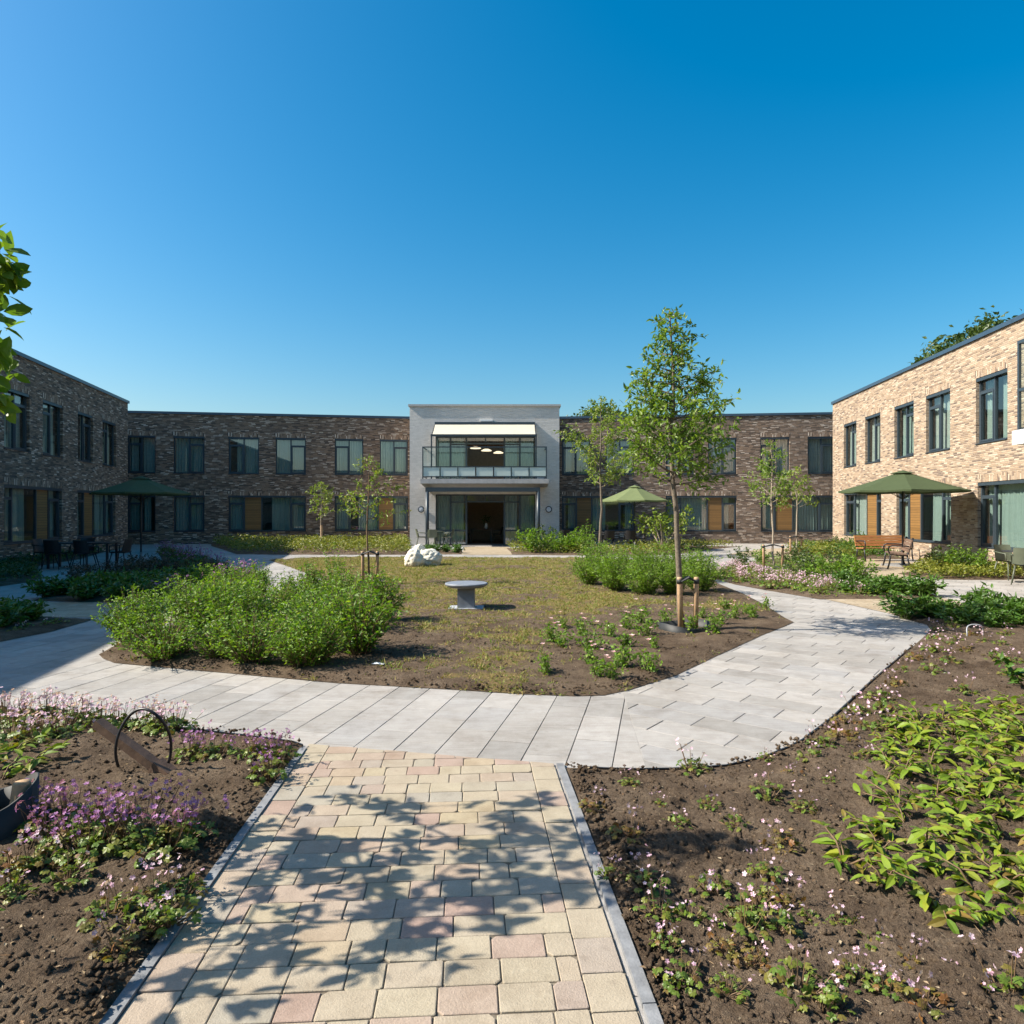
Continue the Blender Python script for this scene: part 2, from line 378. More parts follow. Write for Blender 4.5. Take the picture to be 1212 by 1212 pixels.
def stone_mat(name, stops, sc=1.0, streak=0):
    m, nt, b = newmat(name); oc = objco(nt)
    rd = nd(nt, 'ShaderNodeNewGeometry').outputs['Random Per Island']
    c = ramp(nt, rd, stops)
    n1 = noise(nt, oc, 7*sc, 5, .65); n2 = noise(nt, oc, 140*sc, 3, .7)
    c = mixc(nt, .5, c, ramp(nt, n1, [(.3, (.66, .64, .62)), (.7, (1, 1, 1))]), 'MULTIPLY')
    c = mixc(nt, .35, c, ramp(nt, n2, [(.3, (.55, .53, .5)), (.6, (1, 1, 1))]), 'MULTIPLY')
    if streak:
        mp = nd(nt, 'ShaderNodeMapping', {0: oc, 2: (0, 0, streak), 3: (1.2, 16, 1)}).outputs[0]
        st = noise(nt, mp, 2.2, 4, .6)
        c = mixc(nt, .6, c, ramp(nt, st, [(.25, (.70, .68, .665)), (.5, (.93, .91, .89)), (.75, (1, 1, 1))]), 'MULTIPLY')
        dirt = noise(nt, oc, 1.1, 4, .6)
        c = mixc(nt, .35, c, ramp(nt, dirt, [(.3, (.72, .68, .62)), (.6, (1, 1, 1))]), 'MULTIPLY')
    vs = nd(nt, 'ShaderNodeTexVoronoi', {'Vector': oc, 'Scale': 11.0}); sc_ = nd(nt, 'ShaderNodeSeparateColor', {0: vs.outputs['Color']}).outputs[0]
    spot = mth(nt, 'MULTIPLY', mth(nt, 'GREATER_THAN', sc_, .80), nd(nt, 'ShaderNodeMapRange', {0: mth(nt, 'ADD', vs.outputs['Distance'], mth(nt, 'MULTIPLY', n2, .25)), 1: .36, 2: .16}).outputs[0])
    c = mixc(nt, mth(nt, 'MULTIPLY', spot, .30), c, (.16, .13, .10))
    st2 = noise(nt, oc, 2.3, 5, .7); c = mixc(nt, .6, c, ramp(nt, st2, [(.32, (.70, .66, .62)), (.5, (1, 1, 1)), (.7, (1.0, .98, .95))]), 'MULTIPLY')
    nt.links.new(c, b.inputs['Base Color']); b.inputs['Roughness'].default_value = .85; b.inputs['Specular IOR Level'].default_value = .25
    bump(nt, b, mth(nt, 'ADD', n2, mth(nt, 'MULTIPLY', n1, .6)), .5, .008); return m
M['paver'] = stone_mat('paver', [(0, (.42, .355, .268)), (.28, (.44, .38, .276)), (.5, (.425, .34, .262)), (.62, (.405, .305, .248)), (.74, (.385, .35, .285)), (.9, (.45, .375, .25)), (1, (.385, .275, .23))])
TS = [(0, (.35, .34, .32)), (.35, (.42, .405, .38)), (.7, (.475, .455, .425)), (1, (.39, .385, .375))]
ANG_A = math.atan2(1, .213); ANG_B = math.atan2(1, .773)
M['tileA'] = stone_mat('path_slab', TS, 1, -ANG_A); M['tileB'] = stone_mat('path_slab_turned', TS, 1, -ANG_B + math.pi/2*0)
M['beige'] = brick_mat('beige_paving', [(0, (.40, .31, .2)), (.5, (.47, .37, .24)), (1, (.52, .43, .3))], bw=.2, bh=.1, joint=.008, mortar=(.25, .2, .14), depth=.004)
def flat_bricks(m):   # lay the brick pattern in plan instead of on a wall
    nt = m.node_tree
    sp = [n for n in nt.nodes if n.type == 'SEPXYZ'][0]
    oc = sp.inputs[0].links[0].from_socket
    mp = nd(nt, 'ShaderNodeMapping', {0: oc, 2: (R(90), 0, R(10))}).outputs[0]; nt.links.new(mp, sp.inputs[0])
flat_bricks(M['beige'])
M['boulder'] = simple('white_stone', (.66, .62, .50), .8, 0, .16, 5, .4)

# ------------------------------------------------------------------ ground plans (world metres)
def chaikin(p, it=2):
    for _ in range(it):
        q = []
        for i in range(len(p)):
            a, b = np.array(p[i]), np.array(p[(i+1) % len(p)]); q += [tuple(a*.75+b*.25), tuple(a*.25+b*.75)]
        p = q
    return p
XL = lambda Y: -1.262 - .0575*(Y-2.233)
XR = lambda Y: .425 - .066*(Y-2.233)
RIGHTW = lambda Y: 15.0 - .117*(32.4-Y)
LEFTW = lambda Y: -17.8 + .196*(32.1-Y)
P = {}
P['island'] = GP([(117, 775), (122, 780), (135, 785), (240, 794.5), (400, 809), (540, 817), (620, 822), (680, 824.5), (715, 823.5), (745, 817), (800, 800), (850, 776), (900, 753), (930, 741), (939, 736.5), (928, 731), (905, 716), (880, 703), (850, 691), (838, 682), (815, 674), (790, 667), (760, 663.5), (690, 661.3), (500, 660.5), (400, 660.5), (318, 663), (345, 672), (382, 686), (383, 690), (330, 712), (230, 735), (150, 757)])
P['bedFR'] = [(XR(4.46)+.06, 4.46)] + GP([(690, 910.5), (715, 912), (755, 913), (790, 912.5), (830, 911), (860, 908.5), (905, 898), (932, 887), (950, 878), (985, 851), (1030, 809), (1080, 766), (1096, 752), (1101, 745), (1097, 740), (1080, 735), (1054, 727), (1100, 723), (1147, 721)]) + [(9.1, 12.0), (11.3, 11.6), (10.5, 3), (9, -1), (XR(-1)+.06, -1)]
P['bedFL'] = [(XL(4.87)-.06, 4.87)] + [(XL(-1)-.06, -1), (-7, -1), (-7, 6.7)] + GP([(0, 838), (100, 850), (221, 864), (300, 873.5), (345, 879.5)])
P['bedR2'] = GP([(838, 683), (870, 692), (900, 697.5), (970, 709.5), (1040, 709.5), (1100, 708), (1108, 705), (1085, 697), (1036, 686), (1015, 682), (1005, 674), (990, 668), (960, 661.5), (925, 660), (895, 664), (865, 672), (845, 678)])
P['bedR3'] = GP([(925, 655.5), (960, 658.5), (1000, 664), (1012, 663), (1030, 659), (1045, 657), (1005, 651), (970, 651), (940, 652)])
P['bedR4'] = GP([(1062, 679), (1075, 682), (1100, 685.5), (1150, 686.5), (1190, 686.5)]) + [(RIGHTW(17.2)-.9, 17.0), (RIGHTW(17.0)-.03, 17.0), (RIGHTW(22.4)-.03, 22.4), (12.9, 22.0), (12.2, 20.2)]
P['bedR5'] = [(RIGHTW(31)-.03, 31), (RIGHTW(24)-.03, 24.2), (11.8, 24.3), (11.3, 25.5), (12.2, 30.5)]
P['bedA'] = GP([(112, 733), (60, 731), (0, 731)]) + [(-12, 10.9), (-12, 8.5)] + GP([(0, 760), (60, 748)])
P['bedB'] = GP([(38, 711.5), (60, 704), (100, 698), (150, 689), (220, 683), (288, 677), (308, 690.5), (238, 702), (185, 714), (137, 713.5)])
P['bedC'] = GP([(73, 689.5), (90, 683), (150, 676), (195, 667), (187, 655), (192, 648), (205, 650), (244, 663), (264, 669), (284, 676), (220, 682), (140, 689)])
P['bedD'] = [(LEFTW(31)+.03, 31)] + GP([(118, 655), (95, 662), (40, 671), (54, 684), (30, 690), (-40, 700)]) + [(-13.2, 14), (LEFTW(13)+.03, 13)]
P['bedE'] = GP([(250, 646.5), (262, 650), (280, 656), (330, 656.7), (400, 656.7), (487, 656.7), (490, 652)]) + [(-5.2, 34.5), (-5.6, 37.2), (-12, 36.2), (-15.5, 35.7)]
P['bedF'] = GP([(605, 656.7), (690, 657.5), (735, 657.5), (800, 656.5), (845, 650), (875, 647), (800, 645.5), (700, 650), (690, 648), (640, 646.5), (598, 649)])
P['bedG'] = GP([(505, 656.3), (548, 656.3), (546, 650.5), (508, 650)])
BEDS = list(P.values())

# base earth, far to the horizon
g = Geo(); g.quad((-400, -400, -.10), (400, -400, -.10), (400, 400, -.10), (-400, 400, -.10))
tag(g.build('ground', M['ground']), kind='structure')
g = Geo(); g.quad((-22, -2, -.014), (20, -2, -.014), (20, 40, -.014), (-22, 40, -.014))
tag(g.build('path_bedding', M['bedding']), kind='structure')

def clip(poly, a, b, c):
    out = []; n = len(poly)
    for i in range(n):
        p, q = poly[i], poly[(i+1) % n]; dp = a*p[0]+b*p[1]+c; dq = a*q[0]+b*q[1]+c
        if dp >= 0: out.append(p)
        if dp*dq < 0: t = dp/(dp-dq); out.append((p[0]+t*(q[0]-p[0]), p[1]+t*(q[1]-p[1])))
    return out
def halfplane(p, q):          # keep the left of p->q
    return (-(q[1]-p[1]), q[0]-p[0], (q[1]-p[1])*p[0]-(q[0]-p[0])*p[1])
def slab(geo, poly, z, ch, depth, tilt=None):
    if len(poly) < 3: return
    A = np.array(poly); n = len(A)
    if abs(np.sum(A[:, 0]*np.roll(A[:, 1], -1)-np.roll(A[:, 0], -1)*A[:, 1])) < .004: return
    c = A.mean(0); d = c-A; d /= np.linalg.norm(d, axis=1)[:, None]+1e-9
    I = A+d*ch*1.4
    zz = np.zeros(n) if tilt is None else (A-c)@np.array(tilt)
    V = np.concatenate([np.c_[A, z-depth+zz*0], np.c_[A, z-ch*.8+zz], np.c_[I, z+zz]])
    geo.add(V, [[n+n+i for i in range(n)]])
    b = geo.n-3*n; q = []
    for i in range(n):
        j = (i+1) % n; q += [[b+i, b+j, b+n+j, b+n+i], [b+n+i, b+n+j, b+2*n+j, b+2*n+i]]
    geo.Fc.append((np.array(q), 0))
def tiles(geo, ang, Lx, Wx, org, ru, rv, planes, skip, seed):
    r = np.random.default_rng(seed); u = np.array([math.cos(ang), math.sin(ang)]); v = np.array([-u[1], u[0]]); org = np.array(org)
    j = .0055
    for iv in range(*rv):
        off = (iv*.37 % 1)*Lx
        for iu in range(*ru):
            a0, a1 = iu*Lx+off+j/2, (iu+1)*Lx+off-j/2; b0, b1 = iv*Wx+j/2, (iv+1)*Wx-j/2
            q = [tuple(org+u*a+v*b) for a, b in ((a0, b0), (a1, b0), (a1, b1), (a0, b1))]
            c = np.mean(q, 0)
            if not (-21 < c[0] < 19 and 2.0 < c[1] < 39): continue
            if skip(c): continue
            for pl in planes: q = clip(q, *pl)
            slab(geo, q, r.normal(0, .0007), .003, .013, r.normal(0, .0012, 2))
SK = [(np.array(p), edist) for p in BEDS]
def skip_beds(c):
    for p in BEDS:
        if inside([c], p)[0] and edist(np.array([c]), p)[0] > .45: return True
    return c[1] < 4.9 and XL(c[1])+.45 < c[0] < XR(c[1])-.45 and c[1] < 4.2
cutA = (G(730, 795), G(768, 920)); sep = halfplane(cutA[1], cutA[0])
sepn = tuple(-x for x in sep)
topcut = halfplane((30, 17.5), (-30, 17.5)); topcutn = tuple(-x for x in topcut)
rightcut = halfplane((30, 0), (30, 30))
g = Geo()
tiles(g, ANG_A, .6, .3, (0, 0), (-20, 75), (-90, 90), [sep], skip_beds, 1)
tiles(g, ANG_A, .6, .3, (0, 0), (10, 75), (-90, 90), [sepn, topcutn], skip_beds, 3)
tag(g.build('path', M['tileA']), kind='structure')
g = Geo()
tiles(g, ANG_B+math.pi/2, .6, .3, (3, 6), (-60, 60), (-60, 60), [sepn, topcut], skip_beds, 2)
tag(g.build('path_branch', M['tileB']), kind='structure')

def sheet(name, poly, z, mat):
    me = Geo(); pts = [Vector((x, y, 0)) for x, y in poly]
    tri = tessellate_polygon([pts])
    me.add([(x, y, z) for x, y in poly], [list(t)[::-1] if True else t for t in tri])
    o = me.build(name, mat); m = o.data
    if m.polygons[0].normal.z < 0: m.flip_normals()
    return tag(o, kind='structure')
sheet('terrace', GP([(470, 650.8), (692, 650.8)]) + [(2.9, 33.9), (-5.6, 33.9)], .006, M['concrete'])
sheet('brick_walk', GP([(546, 656.9), (606, 656.9), (602, 647), (550, 647)]), .012, M['beige'])
sheet('beige_path', GP([(975, 709), (1060, 728), (1100, 724), (1147, 722), (1135, 712), (1106, 706.5), (1040, 707)]), .006, M['beige'])
sheet('bench_court', GP([(862, 656), (900, 650), (985, 646.5), (1003, 648)]) + [(12.4, 26), (13.2, 22.4), (12.5, 20.0)] + GP([(1085, 683), (1040, 690), (1008, 684), (1000, 672), (960, 662.5), (905, 662)]), .006, M['beige'])
sheet('paver_strip', GP([(140, 731), (140, 713), (30, 713), (-80, 715), (-80, 731)]), .006, M['beige'])

# soil beds
def bed(name, poly, s=.02, h0=.03, amp=1.0, mat=None, extra=None, smoothing=True):
    A = np.array(poly)
    if np.sum(A[:, 0]*np.roll(A[:, 1], -1)-np.roll(A[:, 0], -1)*A[:, 1]) < 0: A = A[::-1]
    # densify outline
    B = []
    for i in range(len(A)):
        p, q = A[i], A[(i+1) % len(A)]; dmean = max(1.5, np.linalg.norm((p+q)/2)); k = max(1, int(np.linalg.norm(q-p)/(dmean*s*1.5)))
        for t in range(k): B.append(p+(q-p)*t/k)
    B = np.array(B)
    r = np.linalg.norm(A, axis=1); rmin = max(1.2, min(np.linalg.norm(B, axis=1).min(), A[:, 1].clip(1.2).min())); rmax = r.max()
    th = np.arctan2(A[:, 0], np.maximum(A[:, 1], .01)); t0, t1 = th.min()-.1, th.max()+.1
    rr = np.exp(np.arange(math.log(rmin*.95), math.log(rmax*1.02), s)); tt = np.arange(t0, t1, s)
    RR, TT = np.meshgrid(rr, tt); RR = RR*(1+rng.uniform(-.35, .35, RR.shape)*s); TT = TT+rng.uniform(-.35, .35, TT.shape)*s
    Q = np.c_[(RR*np.sin(TT)).ravel(), (RR*np.cos(TT)).ravel()]
    Q = Q[inside(Q, poly)]; ed = edist(Q, B if len(B) < 80 else A)
    Q = Q[ed > np.linalg.norm(Q, axis=1)*s*.6]
    if A[:, 1].min() < 1.0:    # coarse cover behind the camera line
        gx, gy = np.meshgrid(np.arange(-7, 11, .12), np.arange(-1, 1.3, .12)); q2 = np.c_[gx.ravel(), gy.ravel()]
        q2 = q2[inside(q2, poly)]; q2 = q2[np.linalg.norm(q2, axis=1) < rmin]; Q = np.concatenate([Q, q2]) if len(q2) else Q
    pts = [Vector(p) for p in np.concatenate([B, Q])]; nb = len(B)
    vo, eo, fo, *_ = delaunay_2d_cdt(pts, [(i, (i+1) % nb) for i in range(nb)], [], 1, 1e-5)
    V = np.array([(v.x, v.y) for v in vo]); e = edist(V, A)
    n = fbm(V*1.3, 3, 11)*.06 + (fbm(V*7, 3, 5)-.5)*.05 + np.abs(fbm(V*17, 3, 9)-.5)*.066 + (vnoise(V*45, 3)-.5)*.016
    z = .006 + np.clip(e/.18, 0, 1)*(h0+amp*(n-.03)) + np.clip(e/.03, 0, 1)*.004
    z = np.maximum(z, .006)
    g = Geo(); g.add(np.c_[V, z], np.array([tuple(f) for f in fo if len(f) == 3])); o = g.build(name, mat or M['soil'], smooth=True)
    if o.data.polygons[0].normal.z < 0: o.data.flip_normals()
    tag(o, kind='structure')
    return o, V, z
HT = {}
bed('flower_bed', P['bedFR'], .0065, .03, 1.1)
bed('flower_bed', P['bedFL'], .0075, .03, 1.1)
lawn, LV, LZ = bed('lawn', P['island'], .0075, .035, .8, M['lawn'])
for k, s in (('bedR2', .012), ('bedR3', .014), ('bedR4', .014), ('bedR5', .02), ('bedA', .012), ('bedB', .014), ('bedC', .014), ('bedD', .02), ('bedE', .02), ('bedF', .02), ('bedG', .02)):
    bed('flower_bed', P[k], s, .03, .8)
GRASSPOLY = GP([(318, 663.3), (400, 660.8), (688, 661.6), (690, 690), (760, 712), (890, 712), (870, 724), (790, 722), (720, 728), (670, 742), (645, 765), (630, 790), (618, 819), (520, 815), (430, 808), (420, 797), (480, 775), (490, 755), (470, 730), (480, 712), (430, 705), (400, 690), (383, 687)])
def grassmask(V):
    s = np.where(inside(V, GRASSPOLY), 1, -1)*edist(V, GRASSPOLY)
    base = 1/(1+np.exp(-(s+(fbm(V*1.1, 3, 21)-.5)*1.0)/.14))
    thin = fbm(V*.8, 4, 31)
    c = np.array(G(585, 712)); bare = np.exp(-(((V[:, 0]-c[0]-.3)/1.0)**2+((V[:, 1]-c[1])/1.1)**2))
    c2 = np.array(G(470, 770)); bare = np.maximum(bare, .8*np.exp(-(((V[:, 0]-c2[0])/.8)**2+((V[:, 1]-c2[1])/.8)**2)))
    dist = np.clip((V[:, 1]-8)/10, 0, 1)
    return np.clip(base*(.45+.3*dist+(thin-.5)*1.7+(fbm(V*5, 2, 77)-.5)*1.3) - bare*.5, 0, 1)
att = lawn.data.attributes.new('cover', 'FLOAT', 'POINT'); att.data.foreach_set('value', grassmask(LV).astype('f'))
def lawnz(Q):
    Q = np.asarray(Q, float); e = edist(Q, P['island'])
    n = fbm(Q*1.3, 3, 11)*.06 + (fbm(Q*7, 3, 5)-.5)*.05
    return .006 + np.clip(e/.18, 0, 1)*(.035+.8*(n-.03))
# grass tufts
A = np.array(P['island']); Q = np.c_[rng.uniform(A[:, 0].min(), A[:, 0].max(), 260000), rng.uniform(A[:, 1].min(), A[:, 1].max(), 260000)]
Q = Q[inside(Q, P['island'])]; mk = grassmask(Q); Q = Q[rng.uniform(0, 1, len(Q)) < mk*.8+.01]
# thin out with distance
keep = rng.uniform(0, 1, len(Q)) < np.clip(1.35-Q[:, 1]/22, .45, 1); Q = Q[keep]
Q = Q[::2]; Q = np.repeat(Q, 7, 0)+rng.normal(0, .022, (len(Q)*7, 2))
D = rdir(len(Q), .1, .8); Lb = rng.uniform(.025, .065, len(Q))*np.clip(.7+Q[:, 1]/30, .8, 1.2)
g = Geo(); g.add(*leaf_batch(np.c_[Q, lawnz(Q)-.003], D, rdir(len(Q)), Lb, rng.uniform(.007, .014, len(Q)), ((.4, 1),), .2, .35))
Q = np.c_[rng.uniform(A[:, 0].min(), A[:, 0].max(), 9000), rng.uniform(A[:, 1].min(), A[:, 1].max(), 9000)]; Q = Q[inside(Q, P['island'])]
Q = Q[rng.uniform(0, 1, len(Q)) < grassmask(Q)*.55+.03]; Q = np.repeat(Q, 14, 0)+rng.normal(0, .025, (len(Q)*14, 2))
g.add(*leaf_batch(np.c_[Q, lawnz(Q)-.003], rdir(len(Q), .3, 1), rdir(len(Q)), rng.uniform(.04, .10, len(Q)), rng.uniform(.008, .016, len(Q)), ((.4, 1),), .2, .45))
tag(g.build('grass', L['grass']), 'thin patchy yellow green grass on the island lawn', 'grass', None, 'stuff')

# paver walk in front: real stones
vd = np.array([-.062, 1]); vd /= np.linalg.norm(vd); wd = np.array([vd[1], -vd[0]])
g = Geo(); e0 = np.array([XL(0), 0.0])
endpl = halfplane(G(655, 905.5), G(370, 882.5))      # keep nearer side
sheet('walk_bedding', [(XL(-1), -1), (XR(-1), -1), tuple(np.array(G(655, 906))), tuple(np.array(G(370, 883)))], .0035, M['sand'])
r = np.random.default_rng(5); Wt = 1.685; jn = .0045
def stone(a0, a1, b0, b1):
    q = [(a0+jn/2, b0+jn/2), (a1-jn/2, b0+jn/2), (a1-jn/2, b1-jn/2), (a0+jn/2, b1-jn/2)]
    out = []
    for i in range(4):       # worn corners
        p = np.array(q[i]); pv = np.array(q[i-1]); nx = np.array(q[(i+1) % 4]); c = r.choice([.003, .005, .008, .02], p=[.4, .3, .2, .1])
        for t in (pv, nx): out.append(p+(t-p)/np.linalg.norm(t-p)*c+r.normal(0, .0008, 2))
    w = [tuple(e0+wd*a+vd*b) for a, b in out]
    w = clip(w, *endpl)
    slab(g, w,   .0105+r.normal(0, .0010), .0026, .012, r.normal(0, .004, 2))
b = -1.0; row = 0
while b < 5.2:
    rh = .139
    x = .155; wtot = Wt-.155; k = 0
    first = (.07, .135, .0)[row % 3] if row % 2 else (.0, .11)[row % 4 // 2]
    while x < wtot-.001:
        ww = first if (k == 0 and first) else r.choice([.205, .205, .205, .19, .135])
        if x+ww > wtot-.07: ww = wtot-x
        stone(x, x+ww, b, b+rh); x += ww; k += 1
    b += rh; row += 1
for side in (0, Wt-.155):
    b = -1.0
    while b < 5.2:
        ll = r.choice([.205, .2, .19]); stone(side, side+.155, b, b+ll); b += ll
tag(g.build('paver_walk', M['paver']), kind='structure')
def strip(name, pts, w, z0, z1, mat):
    g = Geo(); pts = [np.array(p) for p in pts]
    for a, b_ in zip(pts[:-1], pts[1:]):
        n = max(1, int(np.linalg.norm(b_-a)/1.0)) if w > .03 else 1
        for t in range(n):
            p, q = a+(b_-a)*t/n, a+(b_-a)*(t+1)/n; dd = (q-p)/np.linalg.norm(q-p); gap = .003 if w > .03 else 0
            g.bar((*(p+dd*gap), (z0+z1)/2), (*(q-dd*gap), (z0+z1)/2), w, z1-z0)
    return tag(g.build(name, mat), kind='structure')
strip('kerb_strip', [(XL(-1)-.035, -1), (XL(4.8)-.035, 4.8)], .045, -.05, .020, M['kerb'])
strip('kerb_strip', [(XR(-1)+.035, -1), (XR(4.5)+.035, 4.5)], .045, -.05, .020, M['kerb'])
strip('path_edging', P['bedFR'][1:13], .012, -.03, .020, M['black'])
strip('path_edging', P['bedFL'][3:] + [P['bedFL'][0]], .012, -.03, .018, M['black'])

# ------------------------------------------------------------------ buildings
H = 6.8
Z1, Z2, Z3, Z4 = .64, 2.51, 3.63, 5.55      # lower sill/head, upper sill/head
def wall_geo(x0, x1, h, ops, depth=.2):
    g = Geo()
    xs = sorted({x0, x1, *[o[0] for o in ops], *[o[1] for o in ops]}); zs = sorted({-.1, h, *[o[2] for o in ops], *[o[3] for o in ops]})
    for i in range(len(xs)-1):
        for k in range(len(zs)-1):
            cx, cz = (xs[i]+xs[i+1])/2, (zs[k]+zs[k+1])/2
            if any(o[0] < cx < o[1] and o[2] < cz < o[3] for o in ops): continue
            g.quad((xs[i], 0, zs[k]), (xs[i+1], 0, zs[k]), (xs[i+1], 0, zs[k+1]), (xs[i], 0, zs[k+1]))
    for a, b_, c, d in ops:
        g.quad((a, 0, c), (a, depth, c), (a, depth, d), (a, 0, d)); g.quad((b_, 0, c), (b_, 0, d), (b_, depth, d), (b_, depth, c))
        g.quad((a, 0, d), (a, depth, d), (b_, depth, d), (b_, 0, d)); g.quad((a, 0, c), (b_, 0, c), (b_, depth, c), (a, depth, c))
    return g
def window(parent, x, z, w, h, lay, soldier, seed, cover=1.0, curtain=True):
    """lay: list of (fraction, kind) f fixed, t transom over sash, p wooden panel"""
    r = random.Random(seed); fr = Geo(); pn = []; cu = Geo(); pa = Geo(); ln = Geo(); si = Geo()
    y0, y1 = .09, .16; b_ = .06
    fr.box(0, w, y0, y1, h-.085, h); fr.box(0, w, y0, y1, 0, b_); fr.box(0, b_, y0, y1, b_, h-.085); fr.box(w-b_, w, y0, y1, b_, h-.085)
    fr.box(0, w, .012, y0-.002, h-.10, h)       # screen box under the lintel
    xx = b_; tot = sum(a for a, _ in lay); iw = w-2*b_
    anyp = False
    for i, (a, kind) in enumerate(lay):
        ww = iw*a/tot; xa, xb = xx, xx+ww; xx += ww
        if i < len(lay)-1: fr.box(xb-.032, xb+.032, y0+.002, y1, b_, h-.085); xb -= .032
        if i > 0: xa += .032
        if kind == 'p':
            pa.box(xa, xb, y0+.02, y1-.01, b_, h-.085); anyp = True; continue
        if kind == 't':
            zt = h-.085-(h*.17); fr.box(xa, xb, y0+.004, y1, zt-.025, zt+.025)
            for s0, s1 in ((b_, zt-.025),):       # sash frame
                fr.box(xa, xa+.05, y0-.012, y1, s0, s1); fr.box(xb-.05, xb, y0-.012, y1, s0, s1)
                fr.box(xa+.05, xb-.05, y0-.012, y1, s0, s0+.05); fr.box(xa+.05, xb-.05, y0-.012, y1, s1-.05, s1)
        q_ = Geo(); q_.quad((xa, y0+.045, b_), (xb, y0+.045, b_), (xb, y0+.045, h-.085), (xa, y0+.045, h-.085)); pn.append(q_)
        if curtain:
            ca, cb = xa-.02, xb+.02
            q = r.random()
            if q < .42*cover: ca, cb = (xa, xa+(xb-xa)*r.uniform(.45, .75)) if r.random() < .5 else (xb-(xb-xa)*r.uniform(.45, .75), xb)
            n = max(8, int((cb-ca)/.028)); X = np.linspace(ca, cb, n); ph = r.uniform(0, 6)
            Yc = .30+.04*np.sin(X*2*math.pi/.135+ph)+.014*np.sin(X*2*math.pi/.31+ph*2)
            V = np.concatenate([np.c_[X, Yc, np.full(n, b_*.5)], np.c_[X, Yc*.6+.12, np.full(n, h-.02)]])
            k = np.arange(n-1); cu.add(V, np.stack([k, k+1, n+k+1, n+k], 1))
    o = fr.build('window', M['frame'], parent, (x, 0, z))
    for q_ in pn: q_.build('pane', M['glass'], o)
    if anyp: pa.build('panel', M['panel'], o)
    if curtain and cu.V: cu.build('curtain', M['curtain'] if r.random() < .65 else M['curtainpale'], o, smooth=True)
    si.box(-.0, w, -.035, y0-.003, -.012, .012); si.build('sill', M['frame'], o)
    ln.box(-.04, w+.04, -.004, .02, h+.002, h+.225); ln.build('lintel', soldier, o)
    return o
UT = [(1, 't'), (1, 'f')]; UF = [(1, 'f'), (1, 't')]
def wing(label, P0, u, Lx, ups, lows, brick, soldier, depth=11, ext0=0, seed=0, cover=1.0):
    ang = math.atan2(u[1], u[0])
    root = thing('brick_building', label, 'building', (P0[0], P0[1], 0), ang)
    ops = [(a, b_, Z3, Z4) for a, b_, _ in ups]+[(a, b_, Z1, Z2) for a, b_, _ in lows]
    wall_geo(ext0, Lx, H-.12, ops).build('wall', brick, root)
    g = Geo(); g.box(ext0, Lx, .25, depth, H-.5, H-.3); g.quad((ext0, depth, -.1), (Lx, depth, -.1), (Lx, depth, H-.12), (ext0, depth, H-.12))
    for xe in (ext0, Lx): g.quad((xe, 0, -.1), (xe, depth, -.1), (xe, depth, H-.12), (xe, 0, H-.12))
    g.build('outer_wall', brick, root)
    g = Geo(); g.box(ext0-.06, Lx+.06, -.06, .3, H-.12, H); g.box(ext0-.06, Lx+.06, depth-.3, depth+.06, H-.12, H)
    g.box(ext0-.06, ext0+.25, .3, depth-.3, H-.12, H); g.box(Lx-.25, Lx+.06, .3, depth-.3, H-.12, H); g.build('coping', M['coping'], root)
    g = Geo(); g.box(ext0+.02, Lx-.02, 2.6, 2.7, 0, H-.5); g.box(ext0+.02, Lx-.02, .24, 2.6, 2.95, 3.25); g.box(ext0+.02, Lx-.02, .24, 2.6, .0, .05)
    n = max(2, int((Lx-ext0)/4.2))
    for i in range(n+1):
        xx = ext0+.1+(Lx-ext0-.2)*i/n
        if any(a-.1 < xx < b_+.1 for a, b_, *_ in ops): continue
        g.box(xx-.06, xx+.06, .24, 2.6, .05, H-.5)
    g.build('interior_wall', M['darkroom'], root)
    for i, (a, b_, lay) in enumerate(ups): window(root, a, Z3, b_-a, Z4-Z3, lay, soldier, seed+i, cover)
    for i, (a, b_, lay) in enumerate(lows): window(root, a, Z1, b_-a, Z2-Z1, lay, soldier, seed+50+i, cover)
    return root
def along(P0, u, px):         # distance along a wall line where a photo column meets it
    t = (px-606)/F    # x = t*y ; P0 + s*u
    return (t*P0[1]-P0[0])/(u[0]-t*u[1])
def unit(a): a = np.array(a, float); return a/np.linalg.norm(a)

# rear wing, left of the pavilion
B0 = np.array([-19.6, 35.2]); B1 = np.array([-5.56, 37.4]); u = unit(B1-B0)
s = lambda px: float(along(B0, u, px))
ups = [(s(151)-.02, s(184), UT), (s(205), s(242), UF), (s(270), s(306.5), UT), (s(326), s(362), UF), (s(396), s(430), UT), (s(449.5), s(482.7), UF)]
lows = [(s(151)-.02, s(184), UT), (s(205), s(242), UF), (s(270), s(362), [(1, 't'), (1.2, 'p'), (2, 'f'), (1, 't')]), (s(396), s(483), [(1, 't'), (2, 'f'), (1.1, 'p'), (.95, 't')])]
rl = wing('dark brick rear wing left of the grey pavilion, all in shade', B0, u, float(np.linalg.norm(B1-B0))+.60, ups, lows, M['brickshade'], M['soldiershade'], ext0=-5, seed=100)
g = Geo(); g.box(-1.6, -1.3, -6, -.01, -.1, H-.2); g.build('sun_block_wall', M['brickshade'], rl)  # unseen wall added to keep the sun out of the corner gap
